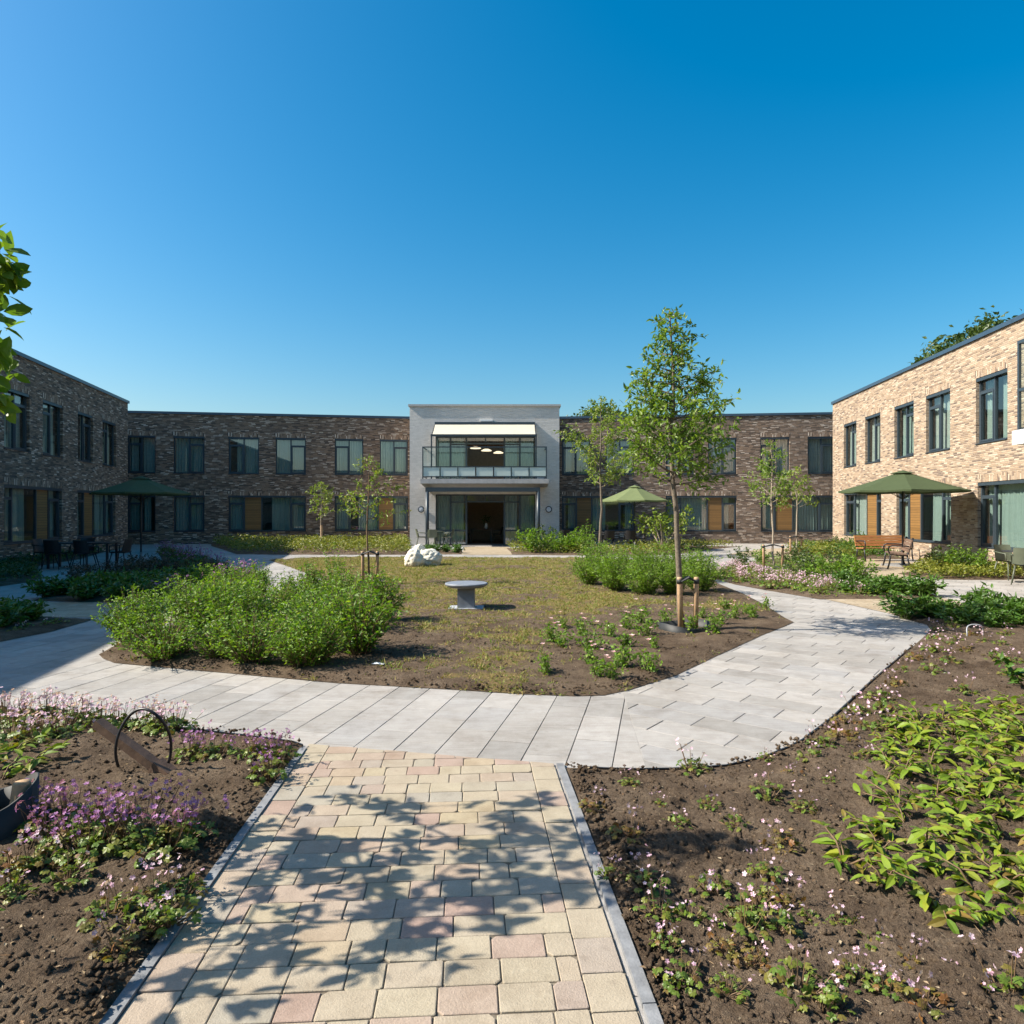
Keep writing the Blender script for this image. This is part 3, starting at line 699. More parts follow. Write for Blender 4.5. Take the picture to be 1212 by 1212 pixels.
# rear wing, right of the pavilion
B2 = np.array([2.6, 37.4]); B3 = np.array([16.9, 35.7]); u = unit(B3-B2)
s = lambda px: float(along(B2, u, px))
ups = [(s(665), s(698.5), UT), (s(717), s(750.5), UF), (s(788), s(821.5), UT), (s(838), s(872), UF), (s(900), s(934.5), UT), (s(956), s(989), UF)]
lows = [(s(665), s(750.5), [(1, 't'), (1.1, 'p'), (2, 'f'), (1, 't')]), (s(788), s(872), [(1, 't'), (2, 'f'), (1.1, 'p'), (.95, 't')]), (s(900.5), s(989), [(.95, 't'), (1.2, 'p'), (1.8, 'f'), (1, 't')])]
rr_ = wing('brown brick rear wing right of the grey pavilion behind the trees', B2, u, float(np.linalg.norm(B3-B2)), ups, lows, M['brickshade'], M['soldiershade'], ext0=-.35, seed=200)
# left wing (x runs from the near end to the far corner)
CL = np.array([-17.8, 32.1]); u = unit((-.196, 1)); Lw = 33.0; P0 = CL-u*Lw
s = lambda px: float(along(P0, u, px))
ups = [(s(5), s(35), UF), (s(50.7), s(74.3), UT), (s(92), s(110), UF), (s(121.3), s(137.4), UT)]
lows = [(s(5), s(73.5), [(.75, 't'), (2, 'f'), (1.1, 'p'), (1, 't')]), (s(91.5), s(136.5), [(1, 't'), (1.1, 'p'), (1.6, 'f'), (1.1, 't')])]
xa = s(5)
ups = [(xa-7.5, xa-5.6, UT), (xa-3.6, xa-1.8, UF)]+ups; lows = [(xa-8, xa-3.6, [(1, 't'), (2, 'f'), (1.1, 'p'), (1, 't')])]+lows
lw = wing('brick wing on the left side, shaded, behind the dark green parasol', P0, u, Lw, ups, lows, M['brickshade'], M['soldiershade'], seed=300)
g = Geo()
sy = 8.6
for xx in (sy, sy+.45, sy+.9): g.tube([(xx, .5, H-.1), (xx, .5, H+.75)], .03)
for zz in (H+.4, H+.75): g.tube([(sy-.2, .5, zz), (sy+1.1, .5, zz)], .025)
g.build('roof_railing', M['frame'], lw)
# right wing (x runs from the far corner towards the camera)
CR = np.array([15.0, 32.4]); u = unit((-.117, -1)); Lr = 33.0
s = lambda px: float(along(CR, u, px))
ups = [(s(998.7), s(1013.6), UF), (s(1024), s(1042), UF), (s(1058.5), s(1081.5), UF), (s(1096), s(1124.5), UT), (s(1155), s(1192.5), UT)]
lows = [(s(999), s(1043), [(1.1, 't'), (1.6, 'f'), (1.2, 'p'), (.7, 't')]), (s(1061), s(1125.5), [(1, 't'), (1.1, 'p'), (1.9, 'f'), (.85, 't')]), (s(1157), s(1260), [(1, 't'), (2.6, 'f'), (1, 'p'), (1, 't')])]
rw = wing('sunlit pale brick wing on the right side behind the bench', CR, u, Lr, ups, lows, M['brick'], M['soldier'], seed=400, cover=.35)
bx = float(along(CR-np.array([1, -.117]), u, 1201))
bal = Geo(); bal.box(bx-.12, bx+6, -1.0, -.004, 3.28, 3.62); ba = bal.build('balcony', M['white'], rw)
g = Geo()
for x0_, x1_ in ((bx, bx+.06), (bx+2, bx+2.06), (bx+4, bx+4.06)): g.box(x0_, x1_, -.95, -.89, 3.62, 5.75)
g.box(bx, bx+5.9, -.952, -.888, 5.70, 5.78); g.box(bx, bx+5.9, -.953, -.887, 4.55, 4.62); g.box(bx, bx+.06, -.89, -.005, 5.70, 5.77); g.box(bx, bx+.06, -.89, -.005, 4.55, 4.62); g.box(bx, bx+.06, -.89, -.005, 3.63, 3.69); g.box(bx, bx+.06, -.065, -.005, 3.69, 5.70)
g.build('screen_frame', M['frame'], ba)
g = Geo(); g.quad((bx+.03, -.88, 3.63), (bx+.03, -.06, 3.63), (bx+.03, -.06, 5.7), (bx+.03, -.88, 5.7)); g.quad((bx, -.92, 3.63), (bx+5.9, -.92, 3.63), (bx+5.9, -.92, 5.7), (bx, -.92, 5.7)); g.build('screen_glass', M['railglass'], ba)

# closing wing behind the viewer, seen as reflections in the panes
cw = [(2+4.1*i, 3.7+4.1*i, UT) for i in range(8)]
wing('brick wing closing the courtyard behind the viewer', np.array([17.5, -13.5]), np.array([-1.0, 0]), 36.0, cw, cw, M['brick'], M['soldier'], seed=500)
# grey pavilion
PX0, PX1, PY = -4.99, 2.31, 33.8
pav = thing('tiled_pavilion', 'pale grey tiled pavilion block with glazed doors and balcony', 'building', (PX0, PY, 0))
PW = PX1-PX0; HP = 6.9
oa, ob = 1.26, 6.13
wall_geo(0, PW, HP-.10, [(oa, ob, .03, 2.52), (oa, ob, 3.2, 5.35)], .3).build('wall', M['greytile'], pav)
g = Geo()
for xe in (0, PW): g.quad((xe, 0, -.1), (xe, 9, -.1), (xe, 9, HP-.1), (xe, 0, HP-.1))
g.quad((0, 9, -.1), (PW, 9, -.1), (PW, 9, HP-.1), (0, 9, HP-.1)); g.quad((0, .2, HP-.3), (PW, .2, HP-.3), (PW, 9, HP-.3), (0, 9, HP-.3)); g.build('side_wall', M['greytile'], pav)
g = Geo(); g.box(-.07, PW+.07, -.07, .3, HP-.10, HP); g.box(-.07, .2, .3, 9, HP-.1, HP); g.box(PW-.2, PW+.07, .3, 9, HP-.1, HP); g.build('coping', M['concrete'], pav)
g = Geo(); g.box(.05, PW-.05, 5.9, 6.0, 0, 6.5); g.box(.05, .15, .31, 5.9, 0, 6.5); g.box(PW-.15, PW-.05, .31, 5.9, 0, 6.5); g.box(.15, PW-.15, .31, 5.9, 2.75, 3.15); g.box(.15, PW-.15, .31, 5.9, 5.6, 5.9)
g.build('interior_wall', simple('warm_room_paint', (.50, .36, .24), .8), pav)
g = Geo(); g.box(.15, PW-.15, .0, 5.9, -.02, .035); g.box(.15, PW-.15, .31, 5.9, 3.15, 3.19); g.build('interior_floor', M['roomfloor'], pav)
def glazing(z0, z1, mid, seed):
    fr = Geo(); pn = []; cu = Geo(); w = ob-oa; y0, y1 = .12, .19
    fr.box(oa, ob, y0, y1, z1-.07, z1); fr.box(oa, ob, y0, y1, z0, z0+.05)
    cols = [0, .148, .307, .69, .845, 1.0]; X = [oa+c*w for c in cols]
    for x in X: fr.box(max(oa, x-.045), min(ob, x+.045), y0-.004, y1+.004, z0+.05, z1-.07)
    for i in (0, 1, 3, 4):
        a, b_ = X[i]+.045, X[i+1]-.045
        q_ = Geo(); q_.quad((a, y0+.04, z0+.05), (b_, y0+.04, z0+.05), (b_, y0+.04, z1-.07), (a, y0+.04, z1-.07)); pn.append(q_)
        if i in (1, 3): fr.box(a, b_, y0, y1, z1-.42, z1-.35)
        if mid: fr.box(a, b_, y0, y1, mid-.035, mid+.035)
        n = 26; XX = np.linspace(a-.03, a+(b_-a)*(.95 if i in (0, 4) else .85), n); Yc = .42+.03*np.sin(XX*44+seed)+.01*np.sin(XX*17)
        V = np.concatenate([np.c_[XX, Yc, np.full(n, z0+.06)], np.c_[XX, Yc, np.full(n, z1-.05)]]); k = np.arange(n-1); cu.add(V, np.stack([k, k+1, n+k+1, n+k], 1))
    a, b_ = X[2]+.045, X[3]-.045
    fr.box(a, b_, y0, y1, z1-.40, z1-.33); q_ = Geo(); q_.quad((a, y0+.04, z1-.33), (b_, y0+.04, z1-.33), (b_, y0+.04, z1-.07), (a, y0+.04, z1-.07)); pn.append(q_); fr.box((a+b_)/2-.025, (a+b_)/2+.025, y0+.003, y1-.003, z1-.33, z1-.07)
    o = fr.build('glazed_front', M['frame'], pav); [q_.build('pane', M['glass'], o) for q_ in pn]; cu.build('curtain', M['curtain'], o, smooth=True)
glazing(.03, 2.52, .75, 1); glazing(3.2, 5.35, None, 2)
# balcony: slab, posts, glass
g = Geo()
V = [(.72, -1.5, 3.2), (PW-.60, -1.5, 3.2), (PW-.60, -.004, 3.2), (.72, -.004, 3.2), (.72, -1.5, 2.98), (PW-.60, -1.5, 2.98), (PW-.60, -.004, 2.86), (.72, -.004, 2.86)]
g.add(V, [[0, 1, 2, 3], [4, 7, 6, 5], [0, 4, 5, 1], [1, 5, 6, 2], [0, 3, 7, 4]]); ba = g.build('balcony', M['slab'], pav)
x0_, x1_ = .80, PW-.68
rg = Geo(); gl = Geo(); fg = Geo()
for zz, hh in ((3.27, .05), (3.74, .045), (4.66, .05)):
    rg.box(x0_, x1_, -1.47, -1.42, zz, zz+hh); rg.box(x0_, x0_+.05, -1.42, -.006, zz, zz+hh); rg.box(x1_-.05, x1_, -1.42, -.006, zz, zz+hh)
for x in (x0_, x1_-.05): rg.box(x, x+.05, -1.475, -1.415, 3.2, 4.71)
n = 7
for i in range(1, n):
    x = x0_+(x1_-x0_)*i/n; rg.box(x-.015, x+.015, -1.465, -1.425, 3.32, 3.74)
for i in range(n):
    a = x0_+(x1_-x0_)*i/n+.03; b_ = x0_+(x1_-x0_)*(i+1)/n-.03; fg.box(a, b_, -1.45, -1.44, 3.33, 3.735)
gl.quad((x0_+.05, -1.445, 3.785), (x1_-.05, -1.445, 3.785), (x1_-.05, -1.445, 4.66), (x0_+.05, -1.445, 4.66))
for x in (x0_+.025, x1_-.025): gl.quad((x, -1.42, 3.32), (x, -.01, 3.32), (x, -.01, 4.66), (x, -1.42, 4.66))
rg.build('railing', M['frame'], ba); fg.build('frosted_panel', M['frosted'], ba); gl.build('glass_screen', M['railglass'], ba)
# awning over the balcony
ax0, ax1 = 1.24, 6.10
g = Geo(); g.box(ax0, ax1, -.18, -.004, 5.88, 6.02); aw = g.build('awning', M['frame'], pav)
n = 12; ty = np.linspace(-.16, -1.33, n); tz = 5.90+(5.27-5.90)*np.linspace(0, 1, n)-.03*np.sin(np.linspace(0, math.pi, n))
V = np.concatenate([np.c_[np.full(n, ax0+.02), ty, tz], np.c_[np.full(n, ax1-.02), ty, tz]]); k = np.arange(n-1)
g = Geo(); g.add(V, np.stack([k, n+k, n+k+1, k+1], 1)); g.build('fabric', M['awning'], aw, smooth=True)
g = Geo(); g.box(ax0-.06, ax1+.06, -1.40, -1.32, 5.19, 5.29); g.build('front_bar', M['frame'], aw)
for x in (ax0-.02, ax1+.02):
    g = Geo(); g.tube([(x, -.1, 5.86), (x, -.7, 5.52), (x, -1.36, 5.24)], .025); g.build('support_arm', M['frame'], aw)
    g = Geo(); g.box(x-.03, x+.03, -1.39, -1.33, 3.2, 5.19); g.build('post', M['frame'], aw)
# ground floor porch: beam on two round columns
g = Geo(); g.box(.95, PW-1.0, -1.52, -1.36, 2.60, 2.80); pf = g.build('porch_beam', M['frame'], pav)
g = Geo(); g.box(.95, 1.1, -1.36, -.004, 2.62, 2.78); g.box(PW-1.15, PW-1.0, -1.36, -.004, 2.62, 2.78); g.build('side_beam', M['frame'], pf)
for x in (1.03, PW-1.08):
    g = Geo(); g.tube([(x, -1.44, 0), (x, -1.44, 2.6)], .085, 16); g.lathe([(.001, 0.03), (.13, .03), (.13, .0)], 16, (x, -1.44)); g.build('column', M['frame'], pf, smooth=True)
for x in (.56, PW-.52):
    g = Geo(); th = np.linspace(0, 2*math.pi, 25)
    g.tube([(x+.135*math.cos(t), -.05, 1.78+.135*math.sin(t)) for t in th], .025, 8, caps=False); lp = g.build('wall_lamp', M['frame'], pav, smooth=True)
    g = Geo(); V = [(x, -.09, 1.78)]+[(x+.12*math.cos(t), -.06, 1.78+.12*math.sin(t)) for t in th[:-1]]; g.add(V, [[0, 1+(i+1) % 24, 1+i] for i in range(24)]); g.build('lens', simple('opal_lens', (.62, .64, .68), .3), lp, smooth=True)
g = Geo(); g.box(3.45, 4.05, -.09, -.004, 6.06, 6.16); g.build('sensor_box', M['white'], pav)
# pendant lamps upstairs
lampm, nt, b_ = newmat('lamp_shade_lit'); b_.inputs['Base Color'].default_value = (.8, .75, .65, 1); b_.inputs['Emission Color'].default_value = (1, .8, .55, 1); b_.inputs['Emission Strength'].default_value = .8
for k, (x, y) in enumerate(((-1.85, 35.2), (-1.35, 36.6), (-.75, 38.0))):
    t = thing('pendant_lamp', ['lit pendant lamp nearest the open upper balcony doors', 'lit pendant lamp in the middle of the upstairs room', 'lit pendant lamp deepest inside the upstairs room'][k], 'lamp', (x, y, 4.9), 0, 'pendant lamps upstairs')
    g = Geo(); g.lathe([(.001, .09), (.12, .08), (.28, .0), (.26, -.03), (.001, -.03)], 24); g.build('lamp_shade', lampm, t, smooth=True)
    g = Geo(); g.tube([(0, 0, .08), (0, 0, .69)], .008, 5); g.build('cord', M['black'], t)

# ------------------------------------------------------------------ furniture
def make_chair(name, label, loc, rz, mat, group):
    t = thing(name, label, 'chair', loc, rz, group)
    n = 9; u_ = np.linspace(-1, 1, n); g = Geo()
    X, Y = np.meshgrid(u_*.23, np.linspace(-.23, .2, 6)); Z = .44+.04*(X/.23)**2+.03*np.maximum(0, -Y-.15)*-3
    for dz in (0, -.018):
        k = [[r_*n+c, r_*n+c+1, (r_+1)*n+c+1, (r_+1)*n+c] for r_ in range(5) for c in range(n-1)]; g.add(np.c_[X.ravel(), Y.ravel(), Z.ravel()+dz], k)
    g.build('seat', mat, t, smooth=True)
    g = Geo(); ZZ = np.linspace(.46, .84, 6); X, Zz = np.meshgrid(u_, ZZ); wv = .24-.03*(Zz-.46)/.38
    Yb = .2+.10*(Zz-.46)/.38-.07*X**2
    for dy in (0, .016):
        k = [[r_*n+c, r_*n+c+1, (r_+1)*n+c+1, (r_+1)*n+c] for r_ in range(5) for c in range(n-1)]; g.add(np.c_[(X*wv).ravel(), Yb.ravel()+dy, Zz.ravel()], k)
    g.build('backrest', mat, t, smooth=True)
    for sx in (-1, 1):
        for sy_ in (-1, 1):
            g = Geo(); g.tube([(sx*.18, sy_*.17, .44), (sx*.25, sy_*.26, 0)], [.018, .012], 8); g.build('leg', mat, t, smooth=True)
        g = Geo(); g.tube([(sx*.25, -.2, .45), (sx*.27, -.19, .64), (sx*.27, 0, .66), (sx*.23, .22, .68)], .014, 8); g.build('armrest', mat, t, smooth=True)
    return t
def make_table(name, label, loc, rz, lx, ly, mat, round_=False):
    t = thing(name, label, 'table', loc, rz)
    g = Geo()
    if round_: g.lathe([(.001, .74), (lx-.01, .74), (lx, .73), (lx, .715), (.001, .71)], 32)
    else: g.box(-lx, lx, -ly, ly, .705, .74)
    g.build('tabletop', mat, t)
    if round_:
        g = Geo(); g.tube([(0, 0, .03), (0, 0, .71)], .04, 12); g.build('pedestal', mat, t); g = Geo(); g.lathe([(.001, .03), (.24, .02), (.25, 0)], 24); g.build('foot', mat, t)
    else:
        for sx in (-1, 1):
            for sy_ in (-1, 1): g = Geo(); g.box(sx*(lx-.07)-.03, sx*(lx-.07)+.03, sy_*(ly-.07)-.03, sy_*(ly-.07)+.03, 0, .705); g.build('leg', mat, t)
    return t
def parasol(label, loc, rad, zr, zt, mat, rz=0, nseg=8, square=False):
    t = thing('parasol', label, 'parasol', loc, rz, 'garden parasols')
    g = Geo(); nr = 7; V = []
    for i in range(nr):
        f = i/(nr-1); rr_ = .05+(rad-.05)*f
        for k in range(nseg*4):
            a = 2*math.pi*k/(nseg*4); ka = (k % 4)/4.0; half = math.pi/nseg
            rad_k = rr_*math.cos(half)/math.cos((a % (2*half))-half)
            sag = -.05*math.sin(math.pi*f)*1-.035*f*math.sin(math.pi*ka)
            V.append((rad_k*math.cos(a), rad_k*math.sin(a), zt+(zr-zt)*(f**1.05)+sag*.6))
    m = nseg*4; Fq = [[i*m+k, i*m+(k+1) % m, (i+1)*m+(k+1) % m, (i+1)*m+k] for i in range(nr-1) for k in range(m)]
    g.add(V, Fq); last = np.array(V[-m:]); low = last-np.array([0, 0, .05]); g.add(np.concatenate([last, low]), [[k, (k+1) % m, m+(k+1) % m, m+k] for k in range(m)])
    g.build('canopy', mat, t)
    g = Geo(); a = np.arange(nseg)*2*math.pi/nseg; V = [(0, 0, zt+.045)]+[(rad*.2*math.cos(x), rad*.2*math.sin(x), zt-.055) for x in a]; g.add(V, [[0, 1+i, 1+(i+1) % nseg] for i in range(nseg)]); g.build('vent_cap', mat, t)
    g = Geo(); g.tube([(0, 0, .05), (0, 0, zt+.02)], .026, 12); g.build('pole', M['anthracite'], t, smooth=True)
    for x in a[::1]:
        g = Geo(); g.tube([(.03*math.cos(x), .03*math.sin(x), zt-.03), (rad*.96*math.cos(x), rad*.96*math.sin(x), zr-.015)], .010, 5)
        g.tube([(.03*math.cos(x), .03*math.sin(x), zr-.25), (rad*.5*math.cos(x), rad*.5*math.sin(x), zt+(zr-zt)*.47-.045)], .008, 5); g.build('rib', M['anthracite'], t)
    g = Geo(); g.box(-.42, .42, -.42, .42, 0.008, .065); g.tube([(0, 0, .06), (0, 0, .35)], .04, 12); g.build('base', M['granite'], t)
    return t
parasol('dark green parasol in the shade beside the left brick wing', (-12.05, 22.5, 0), 1.52, 2.27, 2.78, M['parasol'], .2)
parasol('large green parasol over the two wooden benches', (11.9, 21.1, 0), 1.78, 2.30, 2.88, M['parasol'], R(22.5))
parasol('light yellow green parasol beside the thin tree at the rear wing', (5.35, 30.2, 0), 1.5, 2.16, 2.78, M['parasolpale'], .1)
make_table('patio_table', 'dark rectangular table beside the shaded parasol on the left', (-12.75, 20.6, .005), .2, .85, .45, M['anthracite'])
ch = None
for i, (dx, dy, a, lb) in enumerate(((-1.15, .0, R(90), 'dark chair at the wall end of the shaded left table'), (-.4, -.62, R(180), 'dark chair nearest the bed on the front side of the shaded table'), (.45, -.62, R(175), 'dark chair on the front side of the shaded table by the parasol'), (-.4, .65, 0, 'dark chair behind the shaded left table near the brick wing'), (1.1, .05, R(-90), 'dark chair at the parasol end of the shaded table'))):
    make_chair('patio_chair', lb, (-12.75+dx, 20.6+dy, .005), a, M['anthracite'], 'chairs at the shaded left table')
# centre left: round table, pale wire look chairs
make_table('bistro_table', 'small round table left of the open pavilion doors', (-3.65, 32.75, .006), 0, .42, 0, M['chairgreen'], True)
for dx, dy, a, lb in ((-.62, .05, R(95), 'green chair left of the small round pavilion table'), (-.05, -.5, R(185), 'green chair in front of the small round pavilion table'), (.62, .1, R(-90), 'green chair right of the small round table by the doors')):
    make_chair('patio_chair', lb, (-3.65+dx, 32.75+dy, .006), a, M['chairgreen'], 'chairs at the pavilion terrace')
make_table('patio_table', 'black table at the right corner of the grey pavilion', (3.0, 32.6, 0), 0, .75, .4, M['anthracite'])
for dx, a, lb in ((-.55, R(180), 'black chair at the pavilion corner table, nearer the doors'), (.35, R(175), 'black chair at the pavilion corner table, nearer the thin tree')):
    make_chair('patio_chair', lb, (3.0+dx, 32.0, 0), a, M['anthracite'], 'chairs at the pavilion corner')
make_table('patio_table', 'black table under the light green parasol', (4.75, 31.0, 0), 0, .7, .42, M['anthracite'])
for dx, dy, a, lb in ((-.5, -.6, R(180), 'black chair in front of the table under the light green parasol'), (.45, -.62, R(170), 'black chair by the pole of the light green parasol'), (1.0, .1, R(-90), 'black chair at the far end of the table under the light parasol')):
    make_chair('patio_chair', lb, (4.75+dx, 31.0+dy, 0), a, M['anthracite'], 'chairs under the light parasol')
# right edge
tx, ty_ = 12.05, 16.2
make_table('patio_table', 'dark round table cut by the right edge of the picture', (tx, ty_, 0), 0, .5, 0, M['anthracite'], True)
make_chair('patio_chair', 'olive green shell chair beside the table at the right edge', (tx-.36, ty_-.42, 0), R(142), M['chairgreen'], 'chairs at the right edge')
make_chair('patio_chair', 'olive green shell chair behind the table at the right edge', (tx+.1, ty_+.72, 0), R(5), M['chairgreen'], 'chairs at the right edge')
# inside the pavilion
make_table('dining_table', 'dark dining table inside the open pavilion doors', (-1.6, 36.2, .036), 0, .6, .4, M['oldwood'])
for dx, a, lb in ((-.85, R(90), 'dark dining chair left of the table inside the doors'), (.85, R(-90), 'dark dining chair right of the table inside the doors')):
    make_chair('dining_chair', lb, (-1.6+dx, 36.2, .036), a, M['oldwood'], 'dining chairs inside')
t = thing('flower_vase', 'vase of flowers on the dining table inside', 'vase', (-1.35, 36.2, .776))
g = Geo(); g.lathe([(.05, 0), (.09, .1), (.08, .2), (.05, .27), (.06, .3)], 16); g.build('vase', M['white'], t, smooth=True)
g = Geo(); Pn = rng.normal(0, .12, (120, 3))*[1, 1, .8]+[0, 0, .5]; g.add(*leaf_batch(Pn, rdir(120), rdir(120), .08, .05)); tag(g.build('bouquet', L['dark'], t), kind='stuff')

def bench(label, loc, rz, Lb, wood):
    t = thing('park_bench', label, 'bench', loc, rz, 'wooden benches in the bench court')
    g = Geo()
    for i in range(5): g.box(-Lb/2, Lb/2, -.42+i*.09, -.42+i*.09+.075, .425-.004*i, .455-.004*i)
    g.build('seat', wood, t)
    g = Geo()
    for i in range(4):
        z = .53+i*.092; y = .055+i*.026; g.bar((-Lb/2, y, z), (Lb/2, y, z), .03, .08, up=(0, .25, 1))
    g.build('backrest', wood, t)
    for sx in (-1, 1):
        x = sx*(Lb/2-.06); g = Geo()
        g.tube([(x, -.47, 0), (x, -.42, .2), (x, -.40, .40), (x, -.30, .41), (x, 0, .39), (x, .05, .45), (x, .12, .70), (x, .17, .90)], .024, 8)
        g.tube([(x, .14, 0), (x, .06, .2), (x, .02, .40)], .024, 8); g.tube([(x, -.40, .40), (x, -.45, .52), (x, -.44, .64), (x, -.36, .67), (x, -.1, .67), (x, .06, .66), (x, .10, .62)], .020, 8)
        g.tube([(x, .10, .62), (x, .05, .5), (x, .0, .42)], .016, 6)
        g.build('end_frame', M['black'], t, smooth=True)
    return t
bench('reddish wooden bench with black iron ends facing the lawn', (12.55, 23.55, .006), R(3), 1.75, M['bench'])
bench('dark weathered wooden bench seen end on at the foot of the large parasol', (11.55, 20.45, .006), R(-113), 1.45, M['shadewood'])

# stone pedestal table on the lawn
bx_, by_ = G(552, 722)
t = thing('pedestal_table', 'round grey stone table on a square pedestal on the lawn', 'table', (bx_, by_, .03))
g = Geo(); g.lathe([(.001, .345), (.20, .345), (.30, .36), (.355, .395), (.362, .41), (.358, .425), (.34, .432), (.001, .432)], 48); g.build('tabletop', M['basin'], t, smooth=False)
g = Geo(); g.box(-.14, .14, -.14, .14, .02, .345); g.build('pedestal', M['basin'], t)
g = Geo(); g.box(-.29, .29, -.2, .2, -.02, .022); g.build('base_plate', simple('base_stone', (.36, .39, .43), .7, 0, .15, 10, .2), t)
for o in t.children:
    if o.name.startswith('tabletop'):
        for p in o.data.polygons: p.use_smooth = abs(p.normal.z) < .98
# white boulders
import bmesh
def boulder(label, loc, sc, rz, seed):
    bm = bmesh.new(); bmesh.ops.create_icosphere(bm, subdivisions=5, radius=1)
    V = np.array([v.co[:] for v in bm.verts]); Fa = np.array([[v.index for v in f.verts] for f in bm.faces]); bm.free()
    n = fbm(V*1.4+seed*3.1, 3, seed); rdg = np.abs(fbm(V*2.6+seed, 2, seed+4)-.5); fine = fbm(V*8+seed, 3, seed+8)
    Rr = .82+.42*(n-.5)+.45*np.minimum(rdg, .16)+.10*(fine-.5)
    V = V*Rr[:, None]*np.array(sc); V[:, 2] = np.maximum(V[:, 2], -sc[2]*.62)+sc[2]*.6
    g = Geo(); g.add(V, Fa); o = g.build('boulder', M['boulder'], None, (loc[0], loc[1], .02), rz, True); return tag(o, label, 'boulder', 'white carved boulders')
q = G(492, 673); boulder('rounded white boulder on the lawn, in front of the longer one', (q[0]-.08, q[1]+.25, 0), (.34, .32, .36), .3, 2)
boulder('longer white boulder lying behind the rounded one on the lawn', (q[0]+.30, q[1]+.75, 0), (.46, .36, .34), .5, 5)
boulder('white boulder with a notched top at the back of the pair', (q[0]-.02, q[1]+.9, 0), (.28, .3, .44), 1.1, 9)

# ------------------------------------------------------------------ tree supports, hoops, scraps
def stake_pair(label, base, gap, h, rz=0, group='wooden tree stakes'):
    for sgn, lab in ((-1, 'left'), (1, 'right')):
        t = thing('tree_stake', f'{lab} pale wooden stake beside {label}', 'stake', (base[0]+sgn*gap*math.cos(rz), base[1]+sgn*gap*math.sin(rz), 0), 0, group)
        g = Geo(); g.tube([(sgn*.0, 0, -.05), (sgn*.015, 0, h-.02), (sgn*.015, 0, h)], [.036, .036, .03], 12); g.build('post', M['stake'], t, smooth=True)
        g = Geo(); g.tube([(sgn*.015, 0, h-.09), (sgn*.015, 0, h-.03)], .041, 12); g.build('band', M['rubber'], t, smooth=True)
    g = Geo()
    for yy in (.035, -.035): g.tube([(-gap, yy, h-.06), (0, yy*1.4, h-.0), (gap, yy, h-.06)], [.012, .02, .012], 6)
    o = g.build('tree_strap', M['rubber'], None, (base[0], base[1], 0), rz); tag(o, f'black rubber strap tying {label} to its stakes', 'strap', 'tree straps')
def water_ring(label, base, rad, h, dip=.0):
    g = Geo(); th = np.linspace(0, 2*math.pi, 33); V = []
    for i, t in enumerate(th):
        w = 1+.06*math.sin(3*t+1); hh = h*(1+.25*math.sin(2*t+.5))
        V += [(rad*w*math.cos(t), rad*w*math.sin(t), -.03), (rad*w*1.04*math.cos(t), rad*w*1.04*math.sin(t), hh), (rad*w*1.00*math.cos(t)*.985, rad*w*.985*math.sin(t), hh), (rad*w*.96*math.cos(t), rad*w*.96*math.sin(t), -.03)]
    g.add(V, [[i*4+k, i*4+4+k, i*4+5+k, i*4+1+k] for i in range(32) for k in range(3)])
    return tag(g.build('watering_ring', M['rubber'], None, (base[0], base[1], .02), 0, True), label, 'watering ring', 'rubber watering rings')
T1 = G(809, 748); T2 = G(438, 694); T3 = G(915, 674.5); T4 = G(942, 656.5)
stake_pair('the tall tree on the island', (T1[0]+.05, T1[1]-.05), .10, .76)
water_ring('black rubber ring round the foot of the tall island tree', T1, .34, .10)
stake_pair('the thin tree by the left shrubs', T2, .15, .78)
water_ring('black rubber ring round the thin tree by the left shrubs', T2, .3, .1)
stake_pair('the young tree in the pink flower bed', T3, .26, .72)
water_ring('black rubber ring round the young tree in the pink bed', T3, .36, .06)
stake_pair('the small tree near the rear right corner', T4, .2, .72)
T5 = G(380, 646.2); 
tag((lambda g: (g.tube([(0, 0, 0), (0, 0, 1.0)], .05, 10), g.build('tree_stake', M['stake'], None, (T5[0]+.06, T5[1]-.12, 0)))[1])(Geo()), 'single wooden stake by the small tree against the rear wall', 'stake', 'wooden tree stakes')
NT = (-2.70, 3.5)
water_ring('black rubber ring at the left picture edge', (NT[0]+.08, NT[1]), .18, .22)
g = Geo(); g.tube([(0, 0, -.03), (.03, .02, .25), (.03, .02, .26)], [.04, .04, .035], 12)
tag(g.build('tree_stake', M['stake'], None, (NT[0]+.18, NT[1]+.0, .02), 0, True), 'short sawn stake inside the rubber ring at the left edge', 'stake', 'wooden tree stakes')
hx, hy = G(170, 924)
def hoop(name, label, loc, w, h, rad, mat, rz):
    th = np.linspace(-.35, math.pi+.35, 40); g = Geo(); g.tube([(w/2*math.cos(t)*(1+.06*math.sin(t)), .02*math.cos(3*t), h*.42+h*.58*math.sin(t)-.02) for t in th], rad, 8)
    return tag(g.build(name, mat, None, (*loc, .02), rz, True), label, 'hose', 'watering pipe loops')
hoop('pipe_loop', 'black plastic pipe loop standing in the left flower bed', (hx, hy), .305, .44, .009, M['black'], .15)
hoop('pipe_loop', 'thin grey pipe loop among plants in the right bed', G(1154, 757.5), .28, .2, .008, simple('grey_pipe', (.35, .36, .38), .5), .2)
g = Geo(); g.bar((0.06, 0, .03), (-.37, .05, .31), .07, .05); g.bar((.12, -.02, .0), (.02, 0, .06), .09, .08)
tag(g.build('wooden_post', M['oldwood'], None, (hx+.03, hy+.04, .02)), 'dark wooden post leaning over beside the black pipe loop', 'post')
g = Geo(); q = G(450, 792); Vp = rng.normal(0, .035, (14, 3))*[1, .7, .25]; bm = bmesh.new(); [bm.verts.new(v) for v in Vp]; bmesh.ops.convex_hull(bm, input=bm.verts); me = bpy.data.meshes.new('paper_scrap'); bm.to_mesh(me); bm.free(); me.materials.append(M['white'])
